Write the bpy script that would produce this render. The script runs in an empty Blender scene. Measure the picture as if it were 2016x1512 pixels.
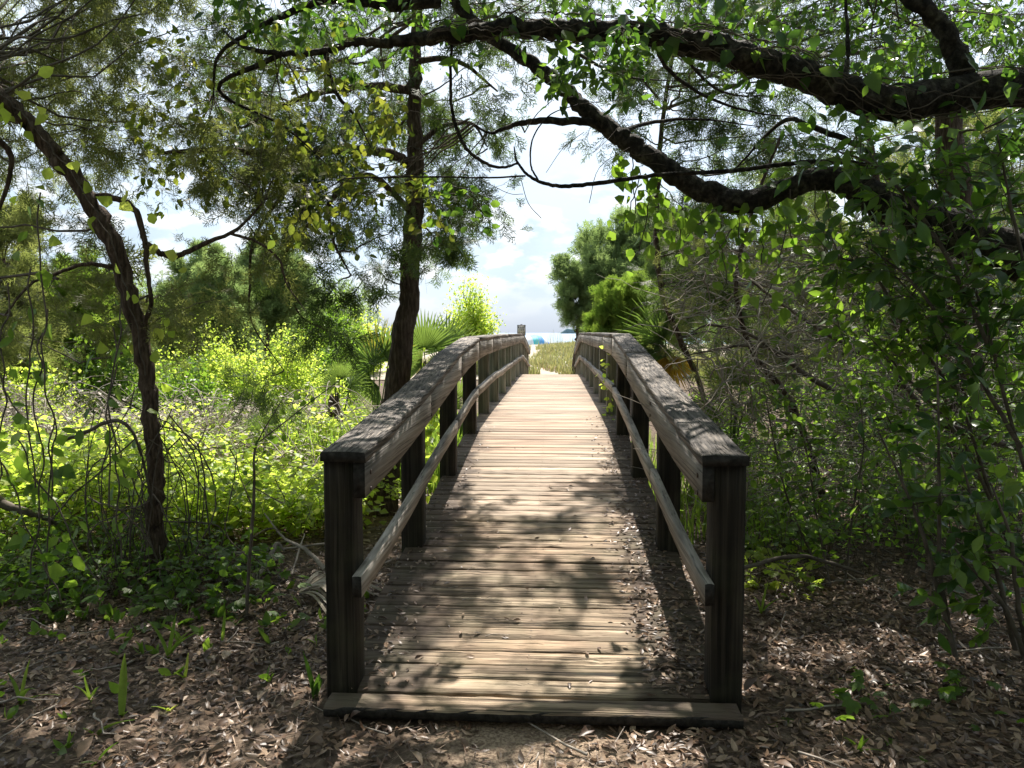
import bpy, math, random
import numpy as np
from mathutils import Vector, Matrix

SC = bpy.context.scene
R = math.radians
rng = np.random.default_rng(7)
random.seed(7)

# ------------------------------------------------------------------ camera
CAM = np.array([0.0915, 0.0, 1.47]); YAW = R(3.24); PITCH = R(-3.85); FPX = 1500.0
cd = bpy.data.cameras.new('camera'); cam = bpy.data.objects.new('camera', cd)
SC.collection.objects.link(cam); SC.camera = cam
cam.location = CAM; cam.rotation_euler = (R(90) + PITCH, 0, YAW)
cd.sensor_width = 36; cd.lens = FPX / 2016 * 36; cd.clip_start = 0.05; cd.clip_end = 20000

# ------------------------------------------------------------------ sun, sky, exposure
SUN_EL, SUN_AZ = 56.0, 2.5            # azimuth measured clockwise from +Y
sd = bpy.data.lights.new('sun', 'SUN'); sun = bpy.data.objects.new('sun', sd)
SC.collection.objects.link(sun)
sd.energy = 5.0; sd.angle = R(0.55); sd.color = (1.0, 0.94, 0.85)
sv = Vector((math.sin(R(SUN_AZ)) * math.cos(R(SUN_EL)), math.cos(R(SUN_AZ)) * math.cos(R(SUN_EL)), math.sin(R(SUN_EL))))
sun.rotation_euler = sv.to_track_quat('Z', 'Y').to_euler()
sun.location = sv * 50

W = bpy.data.worlds.new('World'); SC.world = W; W.use_nodes = True
nt = W.node_tree; nt.nodes.clear()
def N(tree, typ, **kw):
    n = tree.nodes.new(typ)
    for k, v in kw.items():
        if k.startswith('i_'):
            n.inputs[k[2:].replace('_', ' ')].default_value = v
        else: setattr(n, k, v)
    return n
def L(tree, a, b): tree.links.new(a, b)
def ramp(tree, stops, interp='LINEAR'):
    n = tree.nodes.new('ShaderNodeValToRGB'); cr = n.color_ramp; cr.interpolation = interp
    while len(cr.elements) < len(stops): cr.elements.new(0.5)
    for e, (p, c) in zip(cr.elements, stops):
        e.position = p; e.color = (c, c, c, 1) if isinstance(c, (int, float)) else (*c, 1)
    return n
sky = N(nt, 'ShaderNodeTexSky', sky_type='NISHITA', sun_disc=False, sun_elevation=R(SUN_EL), sun_rotation=R(SUN_AZ), air_density=1.0, dust_density=1.5, ozone_density=1.0)
bg1 = N(nt, 'ShaderNodeBackground'); bg1.inputs['Strength'].default_value = 0.13
L(nt, sky.outputs[0], bg1.inputs[0])
tc = N(nt, 'ShaderNodeTexCoord'); sep = N(nt, 'ShaderNodeSeparateXYZ'); L(nt, tc.outputs['Generated'], sep.inputs[0])
mp = N(nt, 'ShaderNodeMapping'); mp.inputs['Scale'].default_value = (1, 1, 2.2); mp.inputs['Location'].default_value = (0.37, 0, 0.11); L(nt, tc.outputs['Generated'], mp.inputs[0])
n1 = N(nt, 'ShaderNodeTexNoise', i_Scale=11.0, i_Detail=9.0, i_Roughness=0.55); L(nt, mp.outputs[0], n1.inputs['Vector'])
n2 = N(nt, 'ShaderNodeTexNoise', i_Scale=22.0, i_Detail=5.0, i_Roughness=0.5); L(nt, mp.outputs[0], n2.inputs['Vector'])
n3 = N(nt, 'ShaderNodeTexNoise', i_Scale=2.2, i_Detail=4.0); L(nt, mp.outputs[0], n3.inputs['Vector'])
# puffy cloud bank low over the water, thin bright veil above
puff = ramp(nt, [(0.44, 0.0), (0.53, 1.0)]); L(nt, n1.outputs[0], puff.inputs[0])
band = ramp(nt, [(0.0, 0.0), (0.05, 0.25), (0.08, 1.0), (0.16, 1.0), (0.21, 0.0)]); L(nt, sep.outputs[2], band.inputs[0])
pm = N(nt, 'ShaderNodeMath', operation='MULTIPLY'); L(nt, puff.outputs[0], pm.inputs[0]); L(nt, band.outputs[0], pm.inputs[1])
pc = ramp(nt, [(0.42, (0.46, 0.56, 0.70)), (0.57, (0.84, 0.86, 0.88))]); L(nt, n2.outputs[0], pc.inputs[0])
veil = ramp(nt, [(0.0, (0.40, 0.51, 0.68)), (0.05, (0.43, 0.55, 0.73)), (0.14, (0.55, 0.67, 0.80)), (0.28, (0.78, 0.86, 0.93)), (0.6, (0.86, 0.92, 0.97)), (1.0, (0.62, 0.72, 0.86))]); L(nt, sep.outputs[2], veil.inputs[0])
mc = N(nt, 'ShaderNodeMixRGB'); L(nt, pm.outputs[0], mc.inputs[0]); L(nt, veil.outputs[0], mc.inputs[1]); L(nt, pc.outputs[0], mc.inputs[2])
bg2 = N(nt, 'ShaderNodeBackground'); bg2.inputs['Strength'].default_value = 0.56; L(nt, mc.outputs[0], bg2.inputs[0])
vf = ramp(nt, [(0.3, 0.72), (0.7, 0.9)]); L(nt, n3.outputs[0], vf.inputs[0])
mx = N(nt, 'ShaderNodeMixShader'); L(nt, vf.outputs[0], mx.inputs[0]); L(nt, bg1.outputs[0], mx.inputs[1]); L(nt, bg2.outputs[0], mx.inputs[2])
wo = N(nt, 'ShaderNodeOutputWorld'); L(nt, mx.outputs[0], wo.inputs[0])
SC.view_settings.view_transform = 'Standard'; SC.view_settings.look = 'None'
SC.view_settings.exposure = 1.2; SC.view_settings.gamma = 1.0; SC.view_settings.use_curve_mapping = False
try:
    SC.cycles.max_bounces = 8; SC.cycles.transparent_max_bounces = 4; SC.cycles.transmission_bounces = 6; SC.cycles.diffuse_bounces = 4
except Exception: pass

# ------------------------------------------------------------------ placement
Fv = np.array([-math.sin(YAW) * math.cos(PITCH), math.cos(YAW) * math.cos(PITCH), math.sin(PITCH)])
Rv = np.array([math.cos(YAW), math.sin(YAW), 0.0]); Uv = np.cross(Rv, Fv)
def P(px, py, D):
    d = Fv + (px - 1008) / FPX * Rv - (py - 756) / FPX * Uv
    return CAM + d * (D / d[1])
def PX(pt):
    d = np.asarray(pt) - CAM; z = d @ Fv
    return 1008 + FPX * (d @ Rv) / z, 756 - FPX * (d @ Uv) / z

# ------------------------------------------------------------------ materials
def mat_new(name):
    m = bpy.data.materials.new(name); m.use_nodes = True
    t = m.node_tree; t.nodes.clear()
    o = t.nodes.new('ShaderNodeOutputMaterial'); return m, t, o
def leaf_mat(name, cols, trans, tw=0.5, gloss=0.45, tf=0.5, spots=0.0):
    """cols: base colours by tint; trans: transmitted colours by tint"""
    m, t, o = mat_new(name)
    at = N(t, 'ShaderNodeAttribute', attribute_name='tint')
    oi = N(t, 'ShaderNodeObjectInfo')
    ad = N(t, 'ShaderNodeMath', operation='ADD'); L(t, at.outputs['Fac'], ad.inputs[0]); L(t, oi.outputs['Random'], ad.inputs[1])
    fr = N(t, 'ShaderNodeMath', operation='FRACT'); L(t, ad.outputs[0], fr.inputs[0])
    k = len(cols)
    r1 = ramp(t, [(i / max(1, k - 1), c) for i, c in enumerate(cols)]); L(t, fr.outputs[0], r1.inputs[0])
    k = len(trans)
    r2 = ramp(t, [(i / max(1, k - 1), c) for i, c in enumerate(trans)]); L(t, fr.outputs[0], r2.inputs[0])
    g = N(t, 'ShaderNodeNewGeometry')
    nn = N(t, 'ShaderNodeTexNoise', i_Scale=60.0, i_Detail=2.0); L(t, g.outputs['Position'], nn.inputs['Vector'])
    rr = ramp(t, [(0.3, 0.7), (0.7, 1.15)]); L(t, nn.outputs[0], rr.inputs[0])
    mm = N(t, 'ShaderNodeMixRGB', blend_type='MULTIPLY'); mm.inputs[0].default_value = 1.0
    L(t, r1.outputs[0], mm.inputs[1]); L(t, rr.outputs[0], mm.inputs[2])
    b = N(t, 'ShaderNodeBsdfPrincipled'); b.inputs['Roughness'].default_value = gloss; b.inputs['Specular IOR Level'].default_value = 0.4
    L(t, mm.outputs[0], b.inputs['Base Color'])
    tr = N(t, 'ShaderNodeBsdfTranslucent'); L(t, r2.outputs[0], tr.inputs[0])
    ms = N(t, 'ShaderNodeMixShader'); ms.inputs[0].default_value = tf
    L(t, b.outputs[0], ms.inputs[1]); L(t, tr.outputs[0], ms.inputs[2]); L(t, ms.outputs[0], o.inputs[0])
    return m
def noise_mat(name, stops, scale=(1, 1, 1), nscale=8.0, detail=6.0, rough=0.85, bump=0.3, dist=0.02, coord='Object', spec=0.2, rough_n=0.6, second=None):
    m, t, o = mat_new(name)
    tcn = N(t, 'ShaderNodeTexCoord'); mpn = N(t, 'ShaderNodeMapping'); mpn.inputs['Scale'].default_value = scale
    oi = N(t, 'ShaderNodeObjectInfo'); ml = N(t, 'ShaderNodeMath', operation='MULTIPLY'); ml.inputs[1].default_value = 37.0
    L(t, oi.outputs['Random'], ml.inputs[0]); L(t, tcn.outputs[coord], mpn.inputs[0])
    va = N(t, 'ShaderNodeVectorMath', operation='ADD'); L(t, mpn.outputs[0], va.inputs[0]); L(t, ml.outputs[0], va.inputs[1])
    n = N(t, 'ShaderNodeTexNoise', i_Scale=nscale, i_Detail=detail, i_Roughness=rough_n); L(t, va.outputs[0], n.inputs['Vector'])
    r = ramp(t, stops); L(t, n.outputs[0], r.inputs[0])
    col = r.outputs[0]
    if second:
        n2 = N(t, 'ShaderNodeTexNoise', i_Scale=second[0], i_Detail=3.0); L(t, tcn.outputs[coord], n2.inputs['Vector'])
        r2 = ramp(t, second[1]); L(t, n2.outputs[0], r2.inputs[0])
        mm = N(t, 'ShaderNodeMixRGB', blend_type='MULTIPLY'); mm.inputs[0].default_value = 1.0
        L(t, col, mm.inputs[1]); L(t, r2.outputs[0], mm.inputs[2]); col = mm.outputs[0]
    b = N(t, 'ShaderNodeBsdfPrincipled'); b.inputs['Roughness'].default_value = rough; b.inputs['Specular IOR Level'].default_value = spec
    L(t, col, b.inputs['Base Color'])
    bp = N(t, 'ShaderNodeBump'); bp.inputs['Strength'].default_value = bump; bp.inputs['Distance'].default_value = dist
    L(t, n.outputs[0], bp.inputs['Height']); L(t, bp.outputs[0], b.inputs['Normal'])
    L(t, b.outputs[0], o.inputs[0]); return m
def wood_mat(name, grain_axis, lo, mid, hi, crack=0.5, bump=0.6, dirt=False, moss=0.0, fine=46.0):
    m, t, o = mat_new(name)
    tcn = N(t, 'ShaderNodeTexCoord'); oi = N(t, 'ShaderNodeObjectInfo')
    ml = N(t, 'ShaderNodeMath', operation='MULTIPLY'); ml.inputs[1].default_value = 61.0; L(t, oi.outputs['Random'], ml.inputs[0])
    va = N(t, 'ShaderNodeVectorMath', operation='ADD'); L(t, tcn.outputs['Object'], va.inputs[0]); L(t, ml.outputs[0], va.inputs[1])
    def mapped(a, b):
        s = [b, b, b]; s[grain_axis] = a
        k = N(t, 'ShaderNodeMapping'); k.inputs['Scale'].default_value = s; L(t, va.outputs[0], k.inputs[0]); return k
    # warp so that the grain swirls a little around knots
    wn = N(t, 'ShaderNodeTexNoise', i_Scale=3.0, i_Detail=2.0); k0 = mapped(0.7, 2.0); L(t, k0.outputs[0], wn.inputs['Vector'])
    ws = N(t, 'ShaderNodeVectorMath', operation='SCALE'); ws.inputs['Scale'].default_value = 0.014; L(t, wn.outputs['Color'], ws.inputs[0])
    va2 = N(t, 'ShaderNodeVectorMath', operation='ADD'); L(t, va.outputs[0], va2.inputs[0]); L(t, ws.outputs[0], va2.inputs[1]); va = va2
    g1 = N(t, 'ShaderNodeTexNoise', i_Scale=1.0, i_Detail=5.0, i_Roughness=0.6); L(t, mapped(0.9, fine).outputs[0], g1.inputs['Vector'])
    g2 = N(t, 'ShaderNodeTexNoise', i_Scale=1.0, i_Detail=4.0, i_Roughness=0.55); L(t, mapped(1.1, fine * 2.0).outputs[0], g2.inputs['Vector'])
    g3 = N(t, 'ShaderNodeTexNoise', i_Scale=1.0, i_Detail=4.0); L(t, mapped(1.3, 3.5).outputs[0], g3.inputs['Vector'])
    r1 = ramp(t, [(0.28, lo), (0.5, mid), (0.72, hi)]); L(t, g1.outputs[0], r1.inputs[0])
    cr = ramp(t, [(0.34, 1.0 - crack), (0.45, 1.0)]); L(t, g2.outputs[0], cr.inputs[0])
    st = ramp(t, [(0.3, 0.62), (0.65, 1.12)]); L(t, g3.outputs[0], st.inputs[0])
    pv = N(t, 'ShaderNodeMapRange'); pv.inputs['To Min'].default_value = 0.68; pv.inputs['To Max'].default_value = 1.08; L(t, oi.outputs['Random'], pv.inputs[0])
    def mul(a, b):
        mm = N(t, 'ShaderNodeMixRGB', blend_type='MULTIPLY'); mm.inputs[0].default_value = 1.0
        L(t, a, mm.inputs[1]); L(t, b, mm.inputs[2]); return mm.outputs[0]
    c = mul(mul(mul(r1.outputs[0], cr.outputs[0]), st.outputs[0]), pv.outputs[0])
    ge = N(t, 'ShaderNodeNewGeometry')
    if dirt:
        sp = N(t, 'ShaderNodeSeparateXYZ'); L(t, ge.outputs['Position'], sp.inputs[0])
        ab = N(t, 'ShaderNodeMath', operation='ABSOLUTE'); L(t, sp.outputs[0], ab.inputs[0])
        dn = N(t, 'ShaderNodeTexNoise', i_Scale=5.0, i_Detail=6.0); L(t, ge.outputs['Position'], dn.inputs['Vector'])
        s1 = N(t, 'ShaderNodeMath', operation='MULTIPLY_ADD'); s1.inputs[1].default_value = 0.55; L(t, dn.outputs[0], s1.inputs[0]); L(t, ab.outputs[0], s1.inputs[2])
        # the trodden middle keeps bare wood; soil collects at the sides, mostly on the near ramp
        nearr = N(t, 'ShaderNodeMapRange'); nearr.inputs['From Min'].default_value = 3.2; nearr.inputs['From Max'].default_value = 8.5
        nearr.inputs['To Min'].default_value = 0.0; nearr.inputs['To Max'].default_value = 0.24; L(t, sp.outputs[1], nearr.inputs[0])
        s2 = N(t, 'ShaderNodeMath', operation='SUBTRACT'); L(t, s1.outputs[0], s2.inputs[0]); L(t, nearr.outputs[0], s2.inputs[1])
        dr = ramp(t, [(0.66, 0.0), (0.80, 0.9)]); L(t, s2.outputs[0], dr.inputs[0])
        dm = N(t, 'ShaderNodeMixRGB'); L(t, dr.outputs[0], dm.inputs[0]); L(t, c, dm.inputs[1]); dm.inputs[2].default_value = (0.075, 0.055, 0.042, 1)
        c = dm.outputs[0]
        # red-brown remains of stain, worn off in patches
        rn = N(t, 'ShaderNodeTexNoise', i_Scale=1.4, i_Detail=5.0); L(t, ge.outputs['Position'], rn.inputs['Vector'])
        rr = ramp(t, [(0.48, 0.0), (0.66, 0.3)]); L(t, rn.outputs[0], rr.inputs[0])
        rm = N(t, 'ShaderNodeMixRGB', blend_type='MULTIPLY'); L(t, rr.outputs[0], rm.inputs[0]); L(t, c, rm.inputs[1]); rm.inputs[2].default_value = (1.0, 0.72, 0.62, 1)
        c = rm.outputs[0]
    if moss > 0:
        mn = N(t, 'ShaderNodeTexNoise', i_Scale=6.0, i_Detail=6.0); L(t, ge.outputs['Position'], mn.inputs['Vector'])
        mr = ramp(t, [(0.45, 0.0), (0.65, moss)]); L(t, mn.outputs[0], mr.inputs[0])
        mmx = N(t, 'ShaderNodeMixRGB'); L(t, mr.outputs[0], mmx.inputs[0]); L(t, c, mmx.inputs[1]); mmx.inputs[2].default_value = (0.10, 0.11, 0.05, 1); c = mmx.outputs[0]
    b = N(t, 'ShaderNodeBsdfPrincipled'); b.inputs['Roughness'].default_value = 0.8; b.inputs['Specular IOR Level'].default_value = 0.25
    L(t, c, b.inputs['Base Color'])
    hm = N(t, 'ShaderNodeMath', operation='MULTIPLY'); L(t, cr.outputs[0], hm.inputs[0]); L(t, g1.outputs[0], hm.inputs[1])
    bp = N(t, 'ShaderNodeBump'); bp.inputs['Strength'].default_value = bump; bp.inputs['Distance'].default_value = 0.012
    L(t, hm.outputs[0], bp.inputs['Height']); L(t, bp.outputs[0], b.inputs['Normal'])
    L(t, b.outputs[0], o.inputs[0]); return m
def flat_mat(name, c, rough=0.7, trans=None):
    m, t, o = mat_new(name)
    b = N(t, 'ShaderNodeBsdfPrincipled'); b.inputs['Roughness'].default_value = rough; b.inputs['Base Color'].default_value = (*c, 1)
    if trans:
        tr = N(t, 'ShaderNodeBsdfTranslucent'); tr.inputs[0].default_value = (*trans, 1)
        ms = N(t, 'ShaderNodeMixShader'); ms.inputs[0].default_value = 0.5
        L(t, b.outputs[0], ms.inputs[1]); L(t, tr.outputs[0], ms.inputs[2]); L(t, ms.outputs[0], o.inputs[0])
    else: L(t, b.outputs[0], o.inputs[0])
    return m

M = {}
M['deck'] = wood_mat('deck_wood', 0, (0.20, 0.145, 0.11), (0.42, 0.325, 0.24), (0.60, 0.50, 0.395), crack=0.7, dirt=True, fine=48)
M['deck_near'] = wood_mat('deck_wood_rough', 0, (0.07, 0.049, 0.034), (0.34, 0.255, 0.175), (0.62, 0.495, 0.36), crack=0.92, bump=1.0, dirt=True, moss=0.2, fine=40)
M['cap'] = wood_mat('cap_wood', 1, (0.035, 0.032, 0.03), (0.17, 0.15, 0.135), (0.42, 0.355, 0.30), crack=0.92, bump=1.0, fine=55)
M['beam'] = wood_mat('beam_wood', 1, (0.15, 0.132, 0.115), (0.31, 0.282, 0.25), (0.46, 0.425, 0.385), crack=0.6, bump=0.7, fine=44)
M['post'] = wood_mat('post_wood_shaded', 2, (0.010, 0.008, 0.006), (0.032, 0.026, 0.019), (0.09, 0.075, 0.057), crack=0.6, bump=0.6, moss=0.12)  # darker copy of the post wood: shade put into the colour, with some dirt
M['postgrey_lit'] = wood_mat('post_wood_grey_lit', 2, (0.13, 0.125, 0.09), (0.24, 0.23, 0.18), (0.36, 0.34, 0.28), crack=0.6, bump=0.6, moss=0.25)  # lighter copy of the same wood, open-sky light put into its colour
M['endgrain'] = noise_mat('end_grain', [(0.3, (0.012, 0.011, 0.010)), (0.7, (0.05, 0.045, 0.04))], nscale=40, bump=0.5)
M['oakbark'] = noise_mat('oak_bark', [(0.36, (0.008, 0.007, 0.006)), (0.5, (0.03, 0.025, 0.021)), (0.72, (0.095, 0.085, 0.072))], nscale=26, detail=8, bump=1.0, dist=0.03, second=(7, [(0.35, (0.75, 0.75, 0.72)), (0.55, (1.0, 1.0, 0.95)), (0.68, (1.7, 1.85, 1.5))]))
M['cedarbark'] = noise_mat('cedar_bark', [(0.3, (0.022, 0.015, 0.011)), (0.5, (0.075, 0.052, 0.038)), (0.78, (0.20, 0.15, 0.115))], scale=(1, 1, 0.14), nscale=55, detail=6, bump=1.0, dist=0.02)
M['twig'] = noise_mat('twig_bark', [(0.3, (0.05, 0.04, 0.032)), (0.7, (0.16, 0.135, 0.11))], nscale=14, bump=0.3)
M['deadtwig'] = noise_mat('dead_twig', [(0.3, (0.16, 0.135, 0.115)), (0.7, (0.42, 0.37, 0.32))], nscale=9, bump=0.3)
M['cedar'] = leaf_mat('cedar_foliage', [(0.035, 0.055, 0.022), (0.055, 0.085, 0.03), (0.08, 0.10, 0.04)], [(0.10, 0.18, 0.03), (0.18, 0.26, 0.05)], tf=0.45, gloss=0.6)
M['cedarolive'] = leaf_mat('cedar_foliage_olive', [(0.075, 0.09, 0.045), (0.11, 0.12, 0.06), (0.16, 0.145, 0.08)], [(0.24, 0.30, 0.07), (0.38, 0.42, 0.11)], tf=0.5, gloss=0.6)
M['cedarblue'] = leaf_mat('cedar_foliage_dark', [(0.10, 0.15, 0.065), (0.14, 0.20, 0.08), (0.18, 0.23, 0.09)], [(0.26, 0.38, 0.12), (0.36, 0.48, 0.15)], tf=0.5, gloss=0.6)
M['cedarbright'] = leaf_mat('cedar_foliage_bright', [(0.085, 0.15, 0.025), (0.12, 0.19, 0.03), (0.17, 0.22, 0.04)], [(0.26, 0.44, 0.05), (0.38, 0.52, 0.07)], tf=0.45, gloss=0.6)
M['yg'] = leaf_mat('yellow_green_leaves', [(0.16, 0.24, 0.04), (0.24, 0.33, 0.055), (0.34, 0.38, 0.08)], [(0.48, 0.68, 0.06), (0.64, 0.82, 0.10), (0.80, 0.88, 0.16)], tf=0.58)
M['mid'] = leaf_mat('mid_green_leaves', [(0.06, 0.12, 0.025), (0.09, 0.16, 0.03), (0.13, 0.19, 0.04)], [(0.20, 0.38, 0.03), (0.32, 0.50, 0.05)], tf=0.5)
M['dark'] = leaf_mat('glossy_dark_leaves', [(0.025, 0.055, 0.022), (0.04, 0.085, 0.028), (0.07, 0.12, 0.035), (0.03, 0.07, 0.025)], [(0.08, 0.20, 0.02), (0.16, 0.32, 0.035), (0.30, 0.50, 0.05)], tf=0.45, gloss=0.28)
M['olive'] = leaf_mat('olive_leaves', [(0.06, 0.085, 0.022), (0.09, 0.11, 0.028), (0.13, 0.125, 0.03), (0.07, 0.09, 0.02)], [(0.18, 0.27, 0.03), (0.26, 0.33, 0.04), (0.32, 0.34, 0.04), (0.22, 0.31, 0.03)], tf=0.5)
M['palm'] = leaf_mat('palmetto_green', [(0.09, 0.15, 0.05), (0.13, 0.20, 0.06), (0.18, 0.24, 0.09)], [(0.20, 0.34, 0.05), (0.32, 0.44, 0.08)], tf=0.4, gloss=0.4)
M['palmfade'] = leaf_mat('palmetto_fading', [(0.20, 0.20, 0.05), (0.34, 0.28, 0.06)], [(0.40, 0.42, 0.05), (0.60, 0.46, 0.06)], tf=0.4)
M['palmyellow'] = leaf_mat('palmetto_yellow', [(0.42, 0.27, 0.03), (0.5, 0.33, 0.05), (0.3, 0.2, 0.04)], [(0.7, 0.42, 0.03), (0.8, 0.5, 0.04)], tf=0.4)
M['dry'] = leaf_mat('dry_leaf', [(0.20, 0.16, 0.12), (0.36, 0.30, 0.22), (0.48, 0.42, 0.34)], [(0.20, 0.14, 0.08)], tf=0.2, gloss=0.6)
M['litter'] = leaf_mat('leaf_litter', [(0.035, 0.02, 0.012), (0.11, 0.06, 0.036), (0.22, 0.135, 0.08), (0.42, 0.30, 0.205), (0.06, 0.033, 0.02), (0.28, 0.175, 0.105), (0.045, 0.026, 0.016), (0.16, 0.09, 0.052)], [(0.2, 0.12, 0.07)], tf=0.12, gloss=0.42)
M['grass'] = leaf_mat('green_grass', [(0.09, 0.17, 0.03), (0.13, 0.22, 0.035), (0.20, 0.26, 0.06)], [(0.25, 0.42, 0.04), (0.38, 0.52, 0.07)], tf=0.5)
M['dune'] = leaf_mat('dune_grass', [(0.14, 0.17, 0.06), (0.22, 0.22, 0.09), (0.33, 0.27, 0.14), (0.20, 0.22, 0.07)], [(0.25, 0.30, 0.08), (0.42, 0.38, 0.14)], tf=0.35)
M['dunered'] = leaf_mat('dune_grass_red', [(0.32, 0.18, 0.11), (0.40, 0.25, 0.15)], [(0.45, 0.26, 0.12)], tf=0.3)
M['soil'] = noise_mat('forest_soil', [(0.3, (0.035, 0.025, 0.019)), (0.5, (0.10, 0.072, 0.052)), (0.7, (0.22, 0.165, 0.12))], nscale=22, detail=10, bump=0.8, dist=0.03, coord='Object', rough=0.95)
t = M['soil'].node_tree; bs = [n for n in t.nodes if n.type == 'BSDF_PRINCIPLED'][0]; src = bs.inputs['Base Color'].links[0].from_socket
ge = N(t, 'ShaderNodeNewGeometry'); sp = N(t, 'ShaderNodeSeparateXYZ'); L(t, ge.outputs['Position'], sp.inputs[0]); ab = N(t, 'ShaderNodeMath', operation='ABSOLUTE'); L(t, sp.outputs[0], ab.inputs[0])
dn = N(t, 'ShaderNodeTexNoise', i_Scale=3.5, i_Detail=8.0); L(t, ge.outputs['Position'], dn.inputs['Vector'])
s1 = N(t, 'ShaderNodeMath', operation='MULTIPLY_ADD'); s1.inputs[1].default_value = 0.9; L(t, dn.outputs[0], s1.inputs[0]); L(t, ab.outputs[0], s1.inputs[2])
ft = N(t, 'ShaderNodeMapRange'); ft.inputs['From Min'].default_value = 2.9; ft.inputs['From Max'].default_value = 3.4; ft.inputs['To Max'].default_value = 2.0; L(t, sp.outputs[1], ft.inputs[0])
s2 = N(t, 'ShaderNodeMath', operation='ADD'); L(t, s1.outputs[0], s2.inputs[0]); L(t, ft.outputs[0], s2.inputs[1])
dr = ramp(t, [(0.70, 1.0), (0.98, 0.0)]); L(t, s2.outputs[0], dr.inputs[0]); fn = N(t, 'ShaderNodeTexNoise', i_Scale=90.0, i_Detail=6.0); L(t, ge.outputs['Position'], fn.inputs['Vector'])
fr = ramp(t, [(0.35, (0.15, 0.105, 0.075)), (0.65, (0.42, 0.32, 0.23))]); L(t, fn.outputs[0], fr.inputs[0])
mm = N(t, 'ShaderNodeMixRGB'); L(t, dr.outputs[0], mm.inputs[0]); L(t, src, mm.inputs[1]); L(t, fr.outputs[0], mm.inputs[2]); L(t, mm.outputs[0], bs.inputs['Base Color'])
M['sand'] = noise_mat('pale_sand', [(0.3, (0.30, 0.25, 0.20)), (0.7, (0.42, 0.36, 0.30))], nscale=3, detail=10, bump=0.5, dist=0.05, rough=0.95)

# ------------------------------------------------------------------ mesh helpers
def mesh_np(name, V, F, tint=None, smooth=False):
    V = np.asarray(V, dtype=np.float32).reshape(-1, 3); F = np.asarray(F, dtype=np.int32)
    k = F.shape[1]; me = bpy.data.meshes.new(name)
    me.vertices.add(len(V)); me.vertices.foreach_set('co', V.ravel())
    me.loops.add(F.size); me.loops.foreach_set('vertex_index', F.ravel())
    me.polygons.add(len(F)); me.polygons.foreach_set('loop_start', np.arange(0, F.size, k, dtype=np.int32))
    try: me.polygons.foreach_set('loop_total', np.full(len(F), k, dtype=np.int32))
    except Exception: pass
    if smooth: me.polygons.foreach_set('use_smooth', np.ones(len(F), dtype=bool))
    if tint is not None:
        a = me.attributes.new('tint', 'FLOAT', 'POINT'); a.data.foreach_set('value', np.asarray(tint, dtype=np.float32))
    me.update(calc_edges=True); me.validate()
    return me
COL = SC.collection
def link(name, data, mat=None, parent=None, label=None, cat=None, group=None, kind=None):
    o = bpy.data.objects.new(name, data); COL.objects.link(o)
    if mat is not None and data is not None and not data.materials: data.materials.append(mat)
    if parent is not None:
        o.parent = parent
        w = Vector((0, 0, 0)); q = parent
        while q is not None: w += q.location; q = q.parent
        o.location = -w
    for k, v in (('label', label), ('category', cat), ('group', group), ('kind', kind)):
        if v: o[k] = v
    return o
def thing(name, label, cat, loc, group=None):
    o = bpy.data.objects.new(name, None); COL.objects.link(o); o.location = Vector([float(v) for v in loc])
    o.empty_display_size = 0.1; o['label'] = label; o['category'] = cat
    if group: o['group'] = group
    return o

class Geo:
    """collects triangles"""
    def __init__(s): s.V = []; s.F = []; s.T = []; s.n = 0
    def add(s, V, F, tint=None):
        V = np.asarray(V, float).reshape(-1, 3); F = np.asarray(F, int)
        if F.shape[1] == 4: F = np.concatenate([F[:, [0, 1, 2]], F[:, [0, 2, 3]]])
        s.V.append(V); s.F.append(F + s.n); s.n += len(V)
        s.T.append(np.full(len(V), rng.random()) if tint is None else np.broadcast_to(tint, (len(V),)).astype(float))
        return s
    def mesh(s, name, smooth=False):
        if not s.V: return None
        return mesh_np(name, np.concatenate(s.V), np.concatenate(s.F), np.concatenate(s.T), smooth)
    def obj(s, name, mat, parent=None, smooth=False, **kw):
        if not s.V: return None
        return link(name, s.mesh(name, smooth), mat, parent, **kw)

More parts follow.
